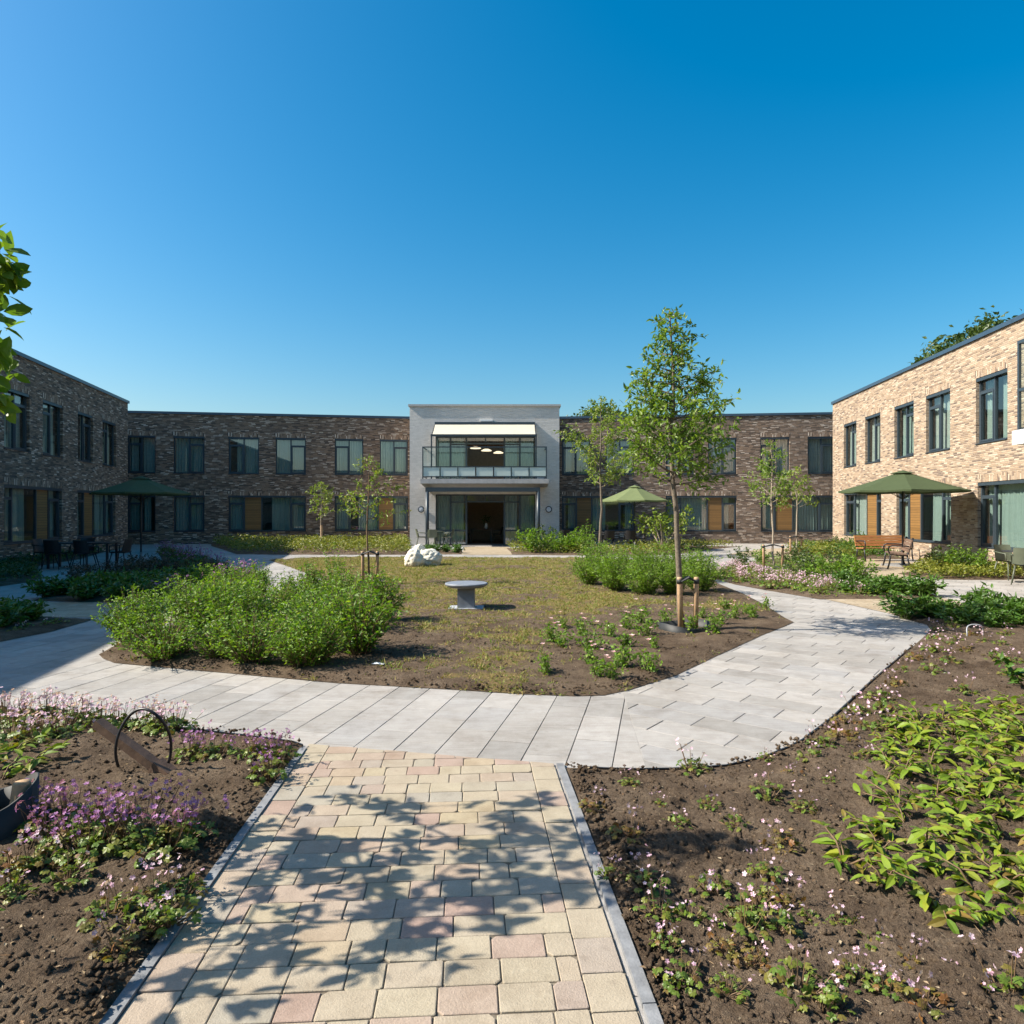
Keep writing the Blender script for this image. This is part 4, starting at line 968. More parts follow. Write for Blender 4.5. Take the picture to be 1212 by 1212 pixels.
tag(link('paper_scrap', me, None, (*q, .06)), 'crumpled white scrap of paper on the lawn edge', 'litter')

# ------------------------------------------------------------------ trees
def tree(name, label, base, h, z0, prof, nb, tr, leafmat, bark, ll=.09, lw=.04, per=9, seed=1, lean=(0, 0), up=.45, group=None, keepfn=None, twigs=5, leafprof=((.45, 1),)):
    """prof(f): crown half width at fraction f of the crown's height"""
    r = np.random.default_rng(seed); t = thing(name, label, 'tree', (base[0], base[1], 0), 0, group)
    n = 14; zz = np.linspace(-.05, h*.985, n); wob = np.c_[np.cumsum(r.normal(0, .004*h, n)), np.cumsum(r.normal(0, .004*h, n))]; wob -= wob[0]
    path = np.c_[wob[:, 0]+lean[0]*(zz/h), wob[:, 1]+lean[1]*(zz/h), zz]
    g = Geo(); g.tube(path, tr*(1-.88*(zz.clip(0)/h)**1.1)+.004, 10)
    cr = Geo(); Pl = []; Dl = []
    at = lambda z: np.array([np.interp(z, zz, path[:, 0]), np.interp(z, zz, path[:, 1]), z])
    for i in range(nb):
        f = (i+r.uniform(.1, .9))/nb; z = z0+(h-z0)*f*.96; az = i*2.399+r.normal(0, .4); ln = max(.08, prof(f)*r.uniform(.65, 1.12))
        p0 = at(z); dirh = np.array([math.cos(az), math.sin(az), 0]); m = 7; ts = np.linspace(0, 1, m)
        rise = ln*up*r.uniform(.5, 1.3)*(1-.3*f)
        bp = p0+dirh*ln*ts[:, None]+np.array([0, 0, 1])*(rise*ts**1.3)[:, None]+np.cumsum(r.normal(0, .02*ln, (m, 3)), 0)*ts[:, None]
        if keepfn is not None and not keepfn(bp[2:]+np.array([base[0], base[1], 0])).all(): continue
        g.tube(bp, np.linspace(tr*.30*(1-.6*f)+.004, .0025, m), 5)
        nt_ = max(2, int(twigs*ln/.5))
        for k in range(nt_):
            tt = r.uniform(.22, 1.0) if k else 1.0
            q = np.array([np.interp(tt, ts, bp[:, j]) for j in range(3)]); td = unit(dirh*.6+r.normal(0, .6, 3)+[0, 0, .35]); tl = r.uniform(.6, 1.3)*(.10+.10*ln)*2.0
            tp = np.array([q, q+td*tl*.5, q+td*tl+np.array([0, 0, -.12*tl])]); 
            if keepfn is not None and not keepfn(tp+np.array([base[0], base[1], 0])).all(): continue
            g.tube(tp, [.004, .003, .0015], 4, caps=False)
            for e in range(per):
                s_ = r.uniform(.1, 1.05); Pl.append(q+td*tl*s_+r.normal(0, .02, 3)); Dl.append(unit(td*.5+r.normal(0, .75, 3)+[0, 0, -.15]))
    top = at(h*.985)
    for e in range(per): Pl.append(top+r.normal(0, .03, 3)+[0, 0, r.uniform(-.2, .03)]); Dl.append(unit(r.normal(0, .6, 3)+[0, 0, .5]))
    if keepfn is not None:
        for e in range(120):
            z = r.uniform(2.05, h*.99); c = at(z); w_ = .11 if z < 2.6 else .06
            Pl.append(c+[r.uniform(-w_, w_), r.uniform(-w_, w_), r.normal(0, .02)]); Dl.append(unit(r.normal(0, .6, 3)+[.35, 0, -.25]))
    Pl = np.array(Pl); Dl = np.array(Dl)
    if keepfn is not None:
        kp = keepfn(Pl+np.array([base[0], base[1], 0])); Pl, Dl = Pl[kp], Dl[kp]
    m = len(Pl); sz = r.uniform(.7, 1.25, m)
    cr.add(*leaf_batch(Pl, Dl, rdir(m, .2, 1, r)+r.normal(0, .3, (m, 3)), ll*sz, lw*sz, leafprof, .25, .25))
    g.build('trunk', bark, t, smooth=True); cr.build('crown', leafmat, t)
    return t
pts = lambda xs, ys: (lambda f: float(np.interp(f, xs, ys)))
tree('tall_tree', 'tallest young tree, on the island between two round stakes', T1, 4.52, 2.02, pts([0, .1, .25, .4, .55, .7, .85, 1], [.66, .82, .80, .64, .44, .28, .19, .06]), 58, .042, L['tree'], M['bark'], .085, .034, 11, 3, (-.10, 0), .42, twigs=10, leafprof=((.35, .9), (.7, .65)))
tree('thin_tree', 'thin sparse tree behind the left shrubs, tied to two stakes', T2, 2.88, 1.45, pts([0, .1, .3, .6, 1], [.70, .72, .5, .4, .1]), 16, .022, L['young'], M['stem'], .085, .032, 9, 8, (0, 0), .35, twigs=8)
tree('thin_tree', 'tall sparse tree at the right corner of the grey pavilion', G(709, 659.5), 5.9, 2.5, pts([0, .2, .5, .8, 1], [.9, 1.35, 1.1, .7, .2]), 24, .05, L['young'], M['bark'], .13, .05, 10, 12, (.05, 0), .55, twigs=7)
tree('young_tree', 'young tree with pale stem in the pink flower bed', T3, 3.62, 1.75, pts([0, .15, .4, .6, 1], [.45, .62, .55, .3, .1]), 30, .028, L['tree'], M['barkpale'], .09, .045, 10, 21, (.0, 0), .6, twigs=6)
tree('young_tree', 'small young tree near the rear right building corner', T4, 3.35, 1.75, pts([0, .2, .5, 1], [.55, .75, .55, .15]), 18, .03, L['young'], M['barkpale'], .12, .055, 8, 27, (0, 0), .6, twigs=5)
tree('young_tree', 'little upright tree against the shaded rear wall', T5, 3.1, 1.35, pts([0, .2, .6, 1], [.45, .62, .45, .15]), 20, .03, L['young'], M['barkpale'], .13, .06, 9, 33, (0, 0), .7, twigs=5)
def multi(label, base, h, rad, seed):
    r = np.random.default_rng(seed); t = thing('shrubby_tree', label, 'tree', (*base, 0)); g = Geo(); Pl = []; Dl = []
    for i in range(6):
        az = i*1.05+r.uniform(0, .5); rr_ = rad*r.uniform(.4, .9); e = np.array([rr_*math.cos(az), rr_*math.sin(az), h*r.uniform(.65, .9)])
        pth = np.array([[0, 0, -.03], e*[.25, .25, .3], e*[.6, .6, .7], e]); g.tube(pth, [.045, .035, .02, .008], 6)
        for k in range(16):
            c = e*r.uniform(.6, 1.08)+r.normal(0, .2, 3)*[1.3, 1.3, .7]
            for _ in range(9): Pl.append(c+r.normal(0, .09, 3)); Dl.append(unit(r.normal(0, 1, 3)+[0, 0, .1]))
    m = len(Pl); cr = Geo(); cr.add(*leaf_batch(np.array(Pl), np.array(Dl), rdir(m, .2, 1, r), .14*r.uniform(.7, 1.2, m), .08, ((.45, 1),), .2, .2))
    g.build('trunk', M['barkpale'], t, smooth=True); cr.build('crown', L['young'], t)
multi('bushy multi stem tree under the light green parasol', G(785, 652.5), 1.95, 1.35, 4)
def big_tree(label, loc, h, rad, seed, n=420, ll=.34):
    r = np.random.default_rng(seed); t = thing('background_tree', label, 'tree', (*loc, 0)); g = Geo(); g.tube([(0, 0, -.1), (.1, 0, h*.35), (0, .1, h*.8)], [.35, .28, .1], 10)
    Pl = []
    for i in range(10):
        d = unit(r.normal(0, 1, 3)*[1, 1, .6]+[0, 0, .3]); e = np.array([0, 0, h*.62])+d*rad*.8; g.tube([(0, 0, h*.35), (e[0]*.4, e[1]*.4, h*.5), tuple(e)], [.14, .09, .03], 6)
    for i in range(n):
        d = rdir(1, -.7, 1, r)[0]; c = np.array([0, 0, h-rad])+d*rad*r.uniform(.6, 1.0)**.6*np.array([1.1, 1.1, .95]); Pl.append(c+r.normal(0, .3, (22, 3)))
    Pl = np.concatenate(Pl); m = len(Pl); cr = Geo(); cr.add(*leaf_batch(Pl, rdir(m, -1, .6, r), rdir(m, .1, 1, r), ll*r.uniform(.7, 1.2, m), ll*.55, ((.45, 1),), .2, .2))
    g.build('trunk', M['bark'], t, smooth=True); cr.build('crown', L['dark'], t)
big_tree('large dark tree rising behind the roof of the right wing', (29.0, 42.0), 13.3, 3.6, 3)
big_tree('distant tree just clearing the roof behind the tall tree', (7.4, 56.0), 10.2, 2.6, 6, 260)
def keep_near(Pw):
    px = 606+F*Pw[:, 0]/np.maximum(Pw[:, 1], .3); py = 606-F*(Pw[:, 2]-EYE)/np.maximum(Pw[:, 1], .3)
    return (px < -36) | ((px < 17) & (py > 262) & (py < 495))
tree('broadleaf_tree', 'young broadleaf tree at the left picture edge', NT, 2.86, 1.1, pts([0, .2, .5, .8, 1], [.85, 1.05, .85, .35, .12]), 33, .028, L['near'], M['bark'], .098, .05, 16, 41, (.44, -.45), .3, keepfn=keep_near, twigs=6, leafprof=((.25, .75), (.55, 1), (.82, .6)))

# ------------------------------------------------------------------ plants
def plant_mesh(name, parts):   # parts: list of (Geo, mat)
    return parts
def shrub_geo(seed, rad, h, n, ll, lw, prof=((.45, 1),), shoots=True, zdir=(-.2, .9)):
    r = np.random.default_rng(seed); st = Geo(); lf = Geo(); Pl = []; Dl = []
    for i in range(n):
        az = r.uniform(0, 6.28); sp = r.uniform(.05, 1)**.7*rad; top = np.array([sp*math.cos(az), sp*math.sin(az), h*(1-.45*(sp/rad)**2)*r.uniform(.65, 1.1)])
        b0 = np.array([top[0]*.15, top[1]*.15, -.02]); mid = (b0+top)/2+[0, 0, .1*h]; st.tube([b0, mid, top], [.006, .004, .002], 4, caps=False)
        m = int(16*h/.7)+8
        for k in range(m):
            s_ = r.uniform(.15, 1.0); p = (1-s_)**2*b0+2*s_*(1-s_)*mid+s_*s_*top; Pl.append(p+r.normal(0, .018, 3)); Dl.append(unit(r.normal(0, 1, 3)*[1, 1, .5]+[top[0]*.6, top[1]*.6, .45]))
    m = len(Pl); lf.add(*leaf_batch(np.array(Pl), np.array(Dl), rdir(m, .3, 1, r), ll*r.uniform(.7, 1.25, m), lw*r.uniform(.8, 1.2, m), prof, .2, .3))
    return st, lf
def proto(name, geos):        # returns list of (part name, mesh)
    return [(pn, g.mesh(pn, mat, sm)) for pn, g, mat, sm in geos]
def put(name, pr, loc, rz, sc, label, cat, group):
    t = thing(name, label, cat, loc, rz, group); t.scale = (sc, sc, sc)
    for pn, me in pr: link(pn, me, t)
    return t
hedge = []
for i in range(6):
    st, lf = shrub_geo(60+i, .38+.05*i, (.82, .7, .78, .62, .7, .56)[i], (60, 95, 75, 100, 80, 110)[i], (.058, .048, .066, .05, .055, .046)[i], .023); hedge.append(proto('h', [('stems', st, M['stem'], True), ('foliage', lf, L['hedge'], False)]))
for i, (px, py) in enumerate([(150, 774), (192, 783), (248, 788), (303, 792), (352, 795), (398, 793), (436, 780), (162, 764), (215, 767), (272, 771), (330, 774), (378, 773), (262, 742), (322, 743), (378, 744), (265, 720), (172, 752), (235, 753), (298, 756), (358, 758), (412, 752), (225, 733), (288, 730), (345, 730), (398, 730), (436, 742), (310, 712), (365, 714), (410, 714)]):
    q = G(px, py); lbl = ('bushy green shrub in the front row by the grey path' if py > 766 else 'bushy green shrub in the middle of the left shrub group' if py > 745 else 'bushy green shrub at the back of the left shrub group')
    put('shrub', hedge[(i*5+i//3) % 6], (q[0]+rng.normal(0, .09), q[1]+abs(rng.normal(0, .10)), .02), rng.uniform(0, 6.28), rng.uniform(.82, 1.18)*(.85 if px < 200 else 1), lbl, 'shrub', 'shrubs on the left of the island')
fern = []
for i in range(3):
    st, lf = shrub_geo(80+i, .62, .85, 95, .075, .020); fern.append(proto('f', [('stems', st, M['gstem'], True), ('foliage', lf, L['fern'], False)]))
for i, (px, py) in enumerate([(697, 694), (728, 701), (762, 706), (796, 706), (828, 702), (715, 685), (752, 687), (788, 688), (820, 688)]):
    q = G(px, py); put('shrub', fern[i % 3], (*q, .02), rng.uniform(0, 6.28), rng.uniform(.88, 1.1), 'feathery green shrub in front of the group behind the tall tree' if py > 690 else 'feathery green shrub at the rear of the group behind the tall tree', 'shrub', 'feathery shrubs behind the tall tree')
st, lf = shrub_geo(95, .4, 1.3, 16, .07, .035); tallsh = proto('t', [('stems', st, M['gstem'], True), ('foliage', lf, L['hedge'], False)])
put('shrub', tallsh, (*G(702, 683), .02), 0, 1.0, 'tall loose shrub at the left end of the feathery shrubs', 'shrub', None)
put('shrub', tallsh, (*G(395, 697), .02), 2, .75, 'loose upright shrub behind the left shrubs near the stakes', 'shrub', None)
# roses
rose = []
for i in range(3):
    r = np.random.default_rng(120+i); st, lf = shrub_geo(120+i, .2, .26, 12, .042, .026)
    fl = Geo(); nf = r.integers(1, 4)
    for k in range(nf):
        c = np.array([r.normal(0, .1), r.normal(0, .1), r.uniform(.22, .33)]); a = np.arange(6)*1.047+r.uniform(0, 1)
        D = np.c_[np.cos(a), np.sin(a), np.full(6, .5)]; fl.add(*leaf_batch(np.repeat(c[None], 6, 0), D, np.tile([0, 0, 1.0], (6, 1)), .035, .03, ((.6, 1),), .1, -.1))
    rose.append(proto('r', [('stems', st, M['gstem'], True), ('foliage', lf, L['hedge'], False), ('blossoms', fl, L['rose'], False)]))
for i, (px, py) in enumerate([(648, 801), (708, 805), (722, 808), (735, 795), (699, 774), (690, 756), (668, 747), (722, 757), (742, 748), (776, 772), (768, 800), (700, 790), (740, 770), (758, 740), (790, 742), (822, 752), (852, 742), (868, 736), (848, 755), (884, 730), (905, 724), (893, 735), (765, 755), (830, 735), (860, 725), (665, 770), (655, 765)]):
    q = G(px, py); put('rose_bush', rose[i % 3], (*q, .03), rng.uniform(0, 6.28), rng.uniform(.75, 1.2), 'small pale pink rose bush by the paving at the front of the island' if py > 768 else 'small pale pink rose bush beside the tall island tree', 'rose', 'roses on the island')

def geranium(seed, petals, leafm, nl=26, nf=7, rad=.125, h=.075, fh=.15, pet=.0105):
    r = np.random.default_rng(seed); lf = Geo(); fl = Geo(); st = Geo(); P_, D_, N_ = [], [], []
    for i in range(nl):
        a = r.uniform(0, 6.28); q = r.uniform(0, 1)**.6*rad; c = np.array([q*math.cos(a), q*math.sin(a), h*r.uniform(.3, 1.1)*(1-.5*(q/rad)**2)]); nrm = unit([c[0]*2, c[1]*2, .6]+r.normal(0, .25, 3))
        st.tube([(c[0]*.3, c[1]*.3, -.01), tuple(c)], [.003, .002], 4, caps=False)
        e1 = unit(np.cross(nrm, [.3, .2, 1.0])); e2 = np.cross(nrm, e1); lo = r.uniform(0, 6.28)
        for k in range(6):
            t = lo+k*math.pi/3*.9; P_.append(c); D_.append(e1*math.cos(t)+e2*math.sin(t)); N_.append(nrm)
    m = len(P_); V, Fa = leaf_batch(np.array(P_), np.array(D_), np.array(N_), (.022 if rad < .15 else .026), (.015 if rad < .15 else .018), ((.65, 1),), .12, .25)
    # weld the lobes of one leaf so that it takes one colour
    V = V.reshape(-1, 6, 5, 3); base = np.arange(nl)[:, None]*26; Fl = []
    VV = np.concatenate([V[:, :1, 0], V[:, :, 1:].reshape(nl, -1, 3)], 1)   # 1 + 6*4
    tri = []
    for k in range(6):
        o_ = 1+k*4; tri += [[0, o_+1, o_], [0, o_+2, o_+1], [o_, o_+1, o_+3], [o_+1, o_+2, o_+3]]
    lf.add(VV.reshape(-1, 3), (np.arange(nl)[:, None, None]*25+np.array(tri)[None]).reshape(-1, 3))
    for i in range(nf):
        a = r.uniform(0, 6.28); q = r.uniform(0, 1)*rad*1.1; top = np.array([q*math.cos(a), q*math.sin(a), fh*r.uniform(.7, 1.15)]); st.tube([(top[0]*.4, top[1]*.4, 0), tuple(top)], [.002, .0015], 4, caps=False)
        for s_ in range(r.integers(2, 4)):
            c = top+r.normal(0, .016, 3); nr = unit(r.normal(0, .6, 3)+[0, -.2, .7]); e1 = unit(np.cross(nr, [.31, .2, .9])); e2 = np.cross(nr, e1); aa = np.arange(5)*1.2566
            D = e1*np.cos(aa)[:, None]+e2*np.sin(aa)[:, None]+nr*.35; fl.add(*leaf_batch(np.repeat(c[None], 5, 0), D, np.repeat(nr[None], 5, 0), pet*1.25, pet*.85, ((.65, 1),), .1, .1))
    return proto('g', [('stems', st, M['stem'], False), ('foliage', lf, leafm, False), ('blossoms', fl, petals, False)])
gp = [geranium(200+i, L['pink'], L['ger'] if i % 5 else L['gerred'], 30+8*(i % 2), [4, 6, 2, 5, 3][i]) for i in range(5)]
gv = [geranium(220+i, L['purple'], L['ger'], 40, 16, .17, .10, .19, .0105) for i in range(3)]
gd = [geranium(240+i, L['pink'], L['ger'], 44, 22, .18, .09, .17, .0105) for i in range(3)]
def clump(pr, pxs, label, group, s0=.85, s1=1.2, name='geranium', cat='flower'):
    for i, (px, py) in enumerate(pxs):
        q = G(px, py); put(name, pr[i % len(pr)], (q[0], q[1], .03), rng.uniform(0, 6.28), rng.uniform(s0, s1), label, cat, group)
clump(gp, [(742, 1000), (765, 1058), (842, 1062), (778, 1092), (895, 1078), (925, 1080), (880, 1108), (915, 1110), (805, 1172), (945, 1185), (1090, 1205), (1195, 1195), (975, 1205), (820, 918), (910, 950), (928, 1010)], 'low pink geranium on open soil right of the paver walk', 'geraniums beside the paver walk', .68, 1.0)
clump(gp, [(1000, 862), (1015, 848), (1040, 832), (1052, 845), (1030, 870), (1000, 880), (975, 890), (960, 905), (1050, 870), (1020, 905)], 'low pink geranium along the curved dark path edging', 'geraniums along the curved edging', .8, 1.1)
clump(gp, [(1085, 785), (1105, 775), (1120, 768), (1108, 760), (1130, 762), (1145, 775), (1165, 765), (1185, 768), (1125, 790), (1100, 800), (1150, 756), (1070, 800), (1180, 785), (1200, 790), (1195, 805), (1062, 815), (1140, 825), (1128, 745), (1110, 750), (1190, 755)], 'low pink geranium in the far half of the right bed', 'geraniums in the far right bed', .85, 1.15)
clump(gd, [(5, 860), (30, 862), (55, 856), (75, 866), (98, 858), (120, 868), (15, 880), (45, 884), (70, 880), (140, 866), (190, 872), (205, 872), (-20, 868), (170, 868)], 'dense pale pink geranium at the back edge of the left bed', 'geraniums at the back of the left bed', .9, 1.25)
clump(gv, [(225, 905), (240, 900), (255, 902), (300, 905), (330, 908), (312, 900), (318, 928)], 'small purple geranium by the path corner of the left bed', 'geraniums by the path corner', .6, .9)
clump(gv, [(50, 1000), (80, 990), (105, 1000), (130, 985), (70, 1015), (105, 1020), (140, 1010), (40, 985), (160, 1005), (205, 1010), (225, 1000), (190, 1015)], 'purple geranium in the middle of the left bed', 'purple geraniums in the left bed', .85, 1.15)
clump(gp, [(150, 1085), (185, 1075), (170, 1110), (215, 1070), (130, 1100), (15, 1040), (40, 1040), (200, 1100), (10, 1075), (80, 1050), (145, 1135)], 'pink geranium near the left kerb of the paver walk', 'pink geraniums in the left bed', .8, 1.1)
clump(gp, [(700, 965), (720, 1045), (800, 985), (790, 1130), (838, 960), (862, 1135), (905, 1045), (960, 1100), (1000, 1110), (1040, 1130), (1075, 1150), (1010, 1170), (1130, 1165), (1160, 1195), (860, 1185), (890, 1150), (745, 935), (870, 985), (950, 965), (985, 935), (1025, 900), (780, 960), (815, 1095), (1050, 1185), (905, 905), (940, 925)], 'tiny geranium seedling on open soil right of the paver walk', 'geranium seedlings', .38, .68)
# broad leaved plants, right
def broad(seed):
    r = np.random.default_rng(seed); st = Geo(); P_, D_, N_, L_ = [], [], [], []
    for i in range(r.integers(4, 6)):
        az = r.uniform(0, 6.28); d = np.array([math.cos(az), math.sin(az), 0]); ln = r.uniform(.05, .19); hz = r.uniform(.02, .12); b0 = np.zeros(3); e = d*ln+[0, 0, hz]
        st.tube([b0, d*ln*.4+[0, 0, hz*.75], e], [.005, .004, .002], 5)
        for k in range(4):
            s_ = .25+.75*k/3; p = 2*s_*(1-s_)*(d*ln*.4+[0, 0, hz*.75])+s_*s_*e
            for sg in (-1, 1):
                a = az+sg*r.uniform(.5, 1.3); P_.append(p); D_.append([math.cos(a), math.sin(a), r.uniform(-.3, .9)]); N_.append(unit(r.normal(0, .45, 3)+[0, 0, 1])); L_.append(r.uniform(.045, .10))
    L_ = np.array(L_); lf = Geo(); lf.add(*leaf_batch(np.array(P_), np.array(D_, float), np.array(N_), L_, L_*.40, ((.12, .55), (.35, 1), (.62, .88), (.85, .45)), .28, .4))
    return proto('b', [('stems', st, M['stem'], True), ('foliage', lf, L['broad'], False)])
bp = [broad(300+i) for i in range(6)]
poly = GP([(990, 1025), (1035, 1000), (1045, 940), (1050, 880), (1085, 858), (1150, 850), (1212, 838), (1330, 838), (1480, 900), (1500, 1090), (1290, 1120), (1160, 1120), (1110, 1085), (1040, 1060), (1000, 1040)])
A = np.array(poly); C = []
for _ in range(6000):
    q = np.array([rng.uniform(A[:, 0].min(), A[:, 0].max()), rng.uniform(A[:, 1].min(), A[:, 1].max())])
    if inside([q], poly)[0] and all(np.linalg.norm(q-c) > .158 for c in C): C.append(q)
for i, q in enumerate(C): put('leafy_plant', bp[i % 6], (q[0], q[1], .03), rng.uniform(0, 6.28), rng.uniform(.8, 1.15), 'broad leaved yellow green plant in the leafy patch of the right bed', 'plant', 'leafy plants in the right bed')
for px, py in ((10, 905), (28, 918), (-15, 912), (0, 935)):
    q = G(px, py); put('leafy_plant', bp[int(rng.integers(6))], (*q, .03), rng.uniform(0, 6), 1.1, 'broad leaved green plant above the rubber ring in the left bed', 'plant', 'leafy plants in the left bed')
# glossy plants behind the right bed
peo = []
for i in range(3):
    st, lf = shrub_geo(330+i, .36, .36, 26, .11, .04, ((.4, 1), (.75, .6))); peo.append(proto('p', [('stems', st, M['gstem'], True), ('foliage', lf, L['peony'], False)]))
clump(peo, [(1072, 733), (1100, 732), (1120, 735), (1150, 738), (1168, 736), (1190, 740), (1210, 742), (1135, 742), (1180, 746), (1205, 730), (1165, 726), (1230, 735)], 'glossy green perennial along the beige path edge', 'glossy perennials by the beige path', .75, 1.15, 'perennial', 'plant')
clump(peo, [(1005, 704), (1030, 706), (1050, 704), (1075, 706), (1092, 705), (1060, 698), (1030, 697), (1000, 694)], 'glossy green perennial at the tip of the pink bed', 'glossy perennials in the pink bed', .7, 1.1, 'perennial', 'plant')
# sapling at the right edge
q = G(1222, 822); st, lf = shrub_geo(350, .35, .42, 9, .10, .045, ((.4, 1), (.75, .6))); put('young_shrub', proto('y', [('stems', st, M['stem'], True), ('foliage', lf, L['peony'], False)]), (*q, .03), 0, 1.0, 'thin young shrub with drooping leaves at the right edge', 'shrub', None)
# pale pink band in bed R2
poly = GP([(840, 683), (870, 691), (900, 696), (970, 707.5), (1030, 706), (1000, 700), (960, 690), (920, 684), (890, 676), (865, 673)]); A = np.array(poly); C = []
for _ in range(5000):
    q = np.array([rng.uniform(A[:, 0].min(), A[:, 0].max()), rng.uniform(A[:, 1].min(), A[:, 1].max())])
    if inside([q], poly)[0] and all(np.linalg.norm(q-c) > .42 for c in C): C.append(q)
for i, q in enumerate(C): put('geranium', gd[i % 3], (q[0], q[1], .03), rng.uniform(0, 6.28), rng.uniform(1.1, 1.45), 'pale pink geranium in the flowering band beside the right path', 'flower', 'geraniums in the pink band')
sh = []
for i in range(3):
    st, lf = shrub_geo(370+i, .5, .6, 24, .075, .04); sh.append(proto('s', [('stems', st, M['gstem'], True), ('foliage', lf, L['dark'] if i == 0 else L['hedge'], False)]))
clump(sh, [(950, 684), (975, 688), (1000, 688), (985, 678), (960, 674), (1015, 690), (940, 668), (900, 667), (1000, 676), (880, 672)], 'loose green shrub behind the pale pink flowering band', 'shrubs in the pink bed', .8, 1.2, 'shrub', 'shrub')
clump(sh, [(1005, 652.5), (1018, 655), (1032, 657), (992, 652)], 'loose shrub against the corner of the sunlit wing', 'shrubs at the sunlit corner', .9, 1.4, 'shrub', 'shrub')
clump(sh, [(1120, 678), (1138, 680), (1155, 679), (1128, 674)], 'green shrub in the shadow on the sunlit wing wall', 'shrubs below the sunlit wall', .9, 1.35, 'shrub', 'shrub')
clump(sh, [(640, 654), (655, 655), (668, 655), (645, 651), (680, 655), (630, 655)], 'green shrub beside the pavilion terrace', 'shrubs beside the terrace', 1.3, 1.9, 'shrub', 'shrub')
clump([tallsh], [(693, 656)], 'tall loose shrub in front of the black corner table', None, 1.0, 1.1, 'shrub', 'shrub')
clump(peo, [(515, 654.5), (528, 654), (541, 655), (508, 654)], 'low yellow green plant in the small bed by the terrace', 'plants in the small terrace bed', .8, 1.1, 'perennial', 'plant')
clump(peo, [(55, 708), (75, 706), (95, 704), (115, 707), (135, 706), (155, 703), (175, 706), (195, 702), (120, 699), (150, 697), (180, 695), (205, 694), (100, 711), (140, 712), (170, 711), (225, 690)], 'green perennial in the half shaded bed on the left', 'perennials in the left bed', .9, 1.2, 'perennial', 'plant')
clump(sh, [(190, 712), (237, 697), (250, 692)], 'sunlit yellow green shrub at the tip of the left bed', 'shrubs at the left bed tip', .6, .9, 'shrub', 'shrub')
clump(gv, [(262, 690), (280, 690), (290, 683), (272, 683), (300, 690), (196, 711), (205, 708), (255, 697), (285, 695), (298, 684)], 'sunlit purple geranium at the tip of the left bed', 'geraniums at the left bed tip', 1.3, 1.9)
clump(gv, [(195, 652), (205, 655), (215, 658), (225, 661), (238, 665), (200, 659), (212, 663), (228, 668), (192, 656), (245, 670), (258, 674), (205, 667), (220, 672)], 'purple geranium in deep shade by the left path', 'geraniums in the shaded bed', 1.6, 2.3)
pl = []
for i in range(2):
    st, lf = shrub_geo(390+i, .4, .4, 22, .06, .03); pl.append(proto('q', [('stems', st, M['stem'], True), ('foliage', lf, L['plum'], False)]))
clump(pl, [(90, 688), (110, 686), (130, 684), (150, 683), (170, 680), (190, 678), (240, 677), (255, 677), (210, 678), (160, 677), (185, 673)], 'dark reddish shrub in the shaded bed by the parasol', 'reddish shrubs in the shade', .8, 1.3, 'shrub', 'shrub')
clump(peo, [(15, 735), (35, 737), (-10, 738), (5, 745)], 'dark green perennial in the shaded soil bed at the left edge', 'perennials at the left edge', .8, 1.1, 'perennial', 'plant')
clump([gp[2]], [(20, 750), (55, 742), (70, 740), (30, 745)], 'single white flowering geranium in the shaded soil bed', 'geraniums at the left edge', .8, 1.0)
# ground cover (uncountable)
def cover(name, label, polyk, n, h, ll, mat, seed, inset=.1, poly=None):
    r = np.random.default_rng(seed); po = poly or P[polyk]; A = np.array(po); Q = np.c_[r.uniform(A[:, 0].min(), A[:, 0].max(), n*4), r.uniform(A[:, 1].min(), A[:, 1].max(), n*4)]
    Q = Q[inside(Q, po)]; Q = Q[edist(Q, po) > inset][:n]; cl = fbm(Q*1.6, 3, seed); Q = Q[r.uniform(0, 1, len(Q)) < np.clip((cl-.28)*4, .1, 1)]; m = len(Q)
    hh = h*(.35+1.1*fbm(Q*2.2, 3, seed+3))*r.uniform(.15, 1.1, m); g = Geo(); g.add(*leaf_batch(np.c_[Q, .02+hh], rdir(m, -.1, .9, r), rdir(m, .3, 1, r), ll*r.uniform(.6, 1.3, m), ll*.42, ((.45, 1),), .2, .35))
    return tag(g.build(name, mat), label, 'ground cover', None, 'stuff')
cover('ground_cover', 'yellow green ground cover below the shaded rear wall', 'bedE', 16000, .42, .12, L['cover'], 1)
cover('ground_cover', 'yellow green ground cover along the rear right terrace', 'bedF', 8000, .3, .11, L['cover'], 2)
cover('ground_cover', 'yellow green ground cover under the sunlit wall by the bench', 'bedR4', 9000, .26, .10, L['cover'], 3)
cover('ground_cover', 'green ground cover between the benches and the rear corner', 'bedR5', 5000, .35, .10, L['peony'], 4)
cover('ground_cover', 'bright ground cover round the small rear right tree', 'bedR3', 6000, .35, .11, L['cover'], 5)
cover('ground_cover', 'dark ground cover along the foot of the left wing', 'bedD', 14000, .25, .10, L['dark'], 6)
cover('ground_cover', 'low green ground cover among the pink bed shrubs', 'bedR2', 7000, .16, .06, L['hedge'], 7)
cover('ground_cover', 'dark low cover in the shaded purple bed', 'bedC', 6000, .2, .07, L['dark'], 8)
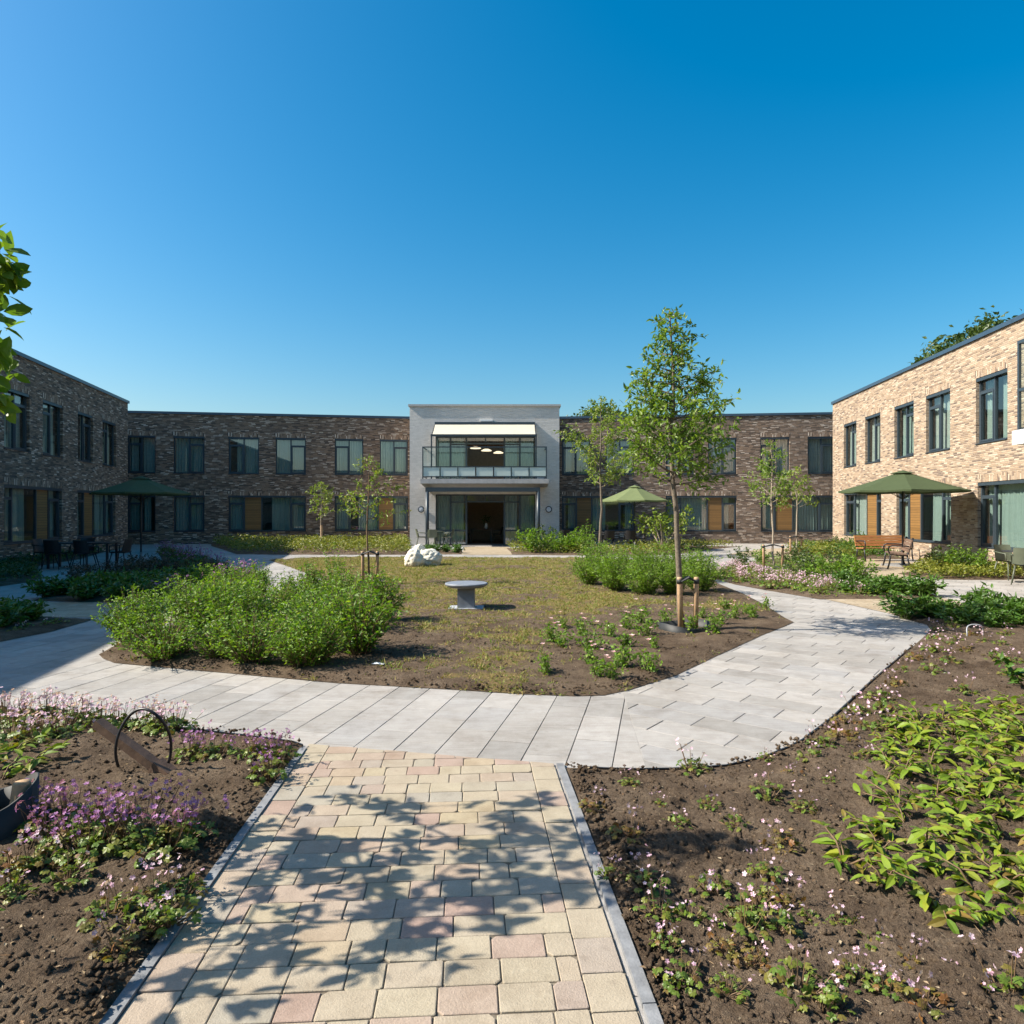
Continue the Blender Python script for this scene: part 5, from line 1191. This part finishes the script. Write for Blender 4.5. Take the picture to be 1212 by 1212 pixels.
# litter of clods, twigs and pebbles on the front beds
def crumbs(name, polys, n, mat, smin, smax, seed, label):
    r = np.random.default_rng(seed); g = Geo(); tot = []
    for po in polys:
        rr_ = np.exp(r.uniform(math.log(1.8), math.log(10), n)); th = r.uniform(-.75, .75, n); Q = np.c_[rr_*np.sin(th), rr_*np.cos(th)]; Q = Q[inside(Q, po)]; tot.append(Q)
    Q = np.concatenate(tot); m = len(Q); O = np.array([[1, 0, 0], [-1, 0, 0], [0, 1, 0], [0, -1, 0], [0, 0, .8], [0, 0, -.8]], float)
    sz = np.exp(r.uniform(math.log(smin), math.log(smax), m)); V = O[None]*sz[:, None, None]*r.uniform(.6, 1.3, (m, 6, 1)); a = r.uniform(0, 6.28, m); c, s_ = np.cos(a)[:, None], np.sin(a)[:, None]
    V = np.stack([V[..., 0]*c-V[..., 1]*s_, V[..., 0]*s_+V[..., 1]*c, V[..., 2]], -1)
    n_ = fbm(Q*1.3, 3, 11)*.06+(fbm(Q*7, 3, 5)-.5)*.05+np.abs(fbm(Q*17, 3, 9)-.5)*.066; z = .03+1.1*(n_-.03)+.006; V = V+np.c_[Q, z][:, None]
    Fo = np.array([[0, 2, 4], [2, 1, 4], [1, 3, 4], [3, 0, 4], [2, 0, 5], [1, 2, 5], [3, 1, 5], [0, 3, 5]]); g.add(V.reshape(-1, 3), (np.arange(m)[:, None, None]*6+Fo[None]).reshape(-1, 3))
    return tag(g.build(name, mat, smooth=True), label, 'soil', None, 'stuff')
def litter(polys, n, seed):
    r = np.random.default_rng(seed); tot = []
    for po in polys:
        rr_ = np.exp(r.uniform(math.log(1.9), math.log(11), n)); th = r.uniform(-.8, .8, n); Q = np.c_[rr_*np.sin(th), rr_*np.cos(th)]; Q = Q[inside(Q, po)]; tot.append(Q)
    Q = np.concatenate(tot); m = len(Q); n_ = fbm(Q*1.3, 3, 11)*.06+(fbm(Q*7, 3, 5)-.5)*.05+np.abs(fbm(Q*17, 3, 9)-.5)*.066; z = .03+1.1*(n_-.03)+.012
    tw = r.random(m) < .35; Lb = np.where(tw, r.uniform(.02, .07, m), r.uniform(.010, .028, m)); g = Geo()
    g.add(*leaf_batch(np.c_[Q, z], rdir(m, -.1, .25, r), rdir(m, .5, 1, r), Lb, np.where(tw, .003, Lb*.55), ((.45, 1),), .3, .1))
    return tag(g.build('dry_litter', leaf_mat('dry_leaf', [(.20, .13, .07), (.34, .24, .13), (.26, .14, .06), (.42, .34, .22), (.14, .10, .06)], .1, .8)), 'dry leaf scraps and twigs scattered on the front beds', 'leaf litter', None, 'stuff')
litter([P['bedFR'], P['bedFL'], P['island']], 5200, 3)
crumbs('soil_crumbs', [P['bedFR'], P['bedFL'], P['island']], 52000, M['soil'], .004, .022, 1, 'loose crumbs of brown soil on the front beds')
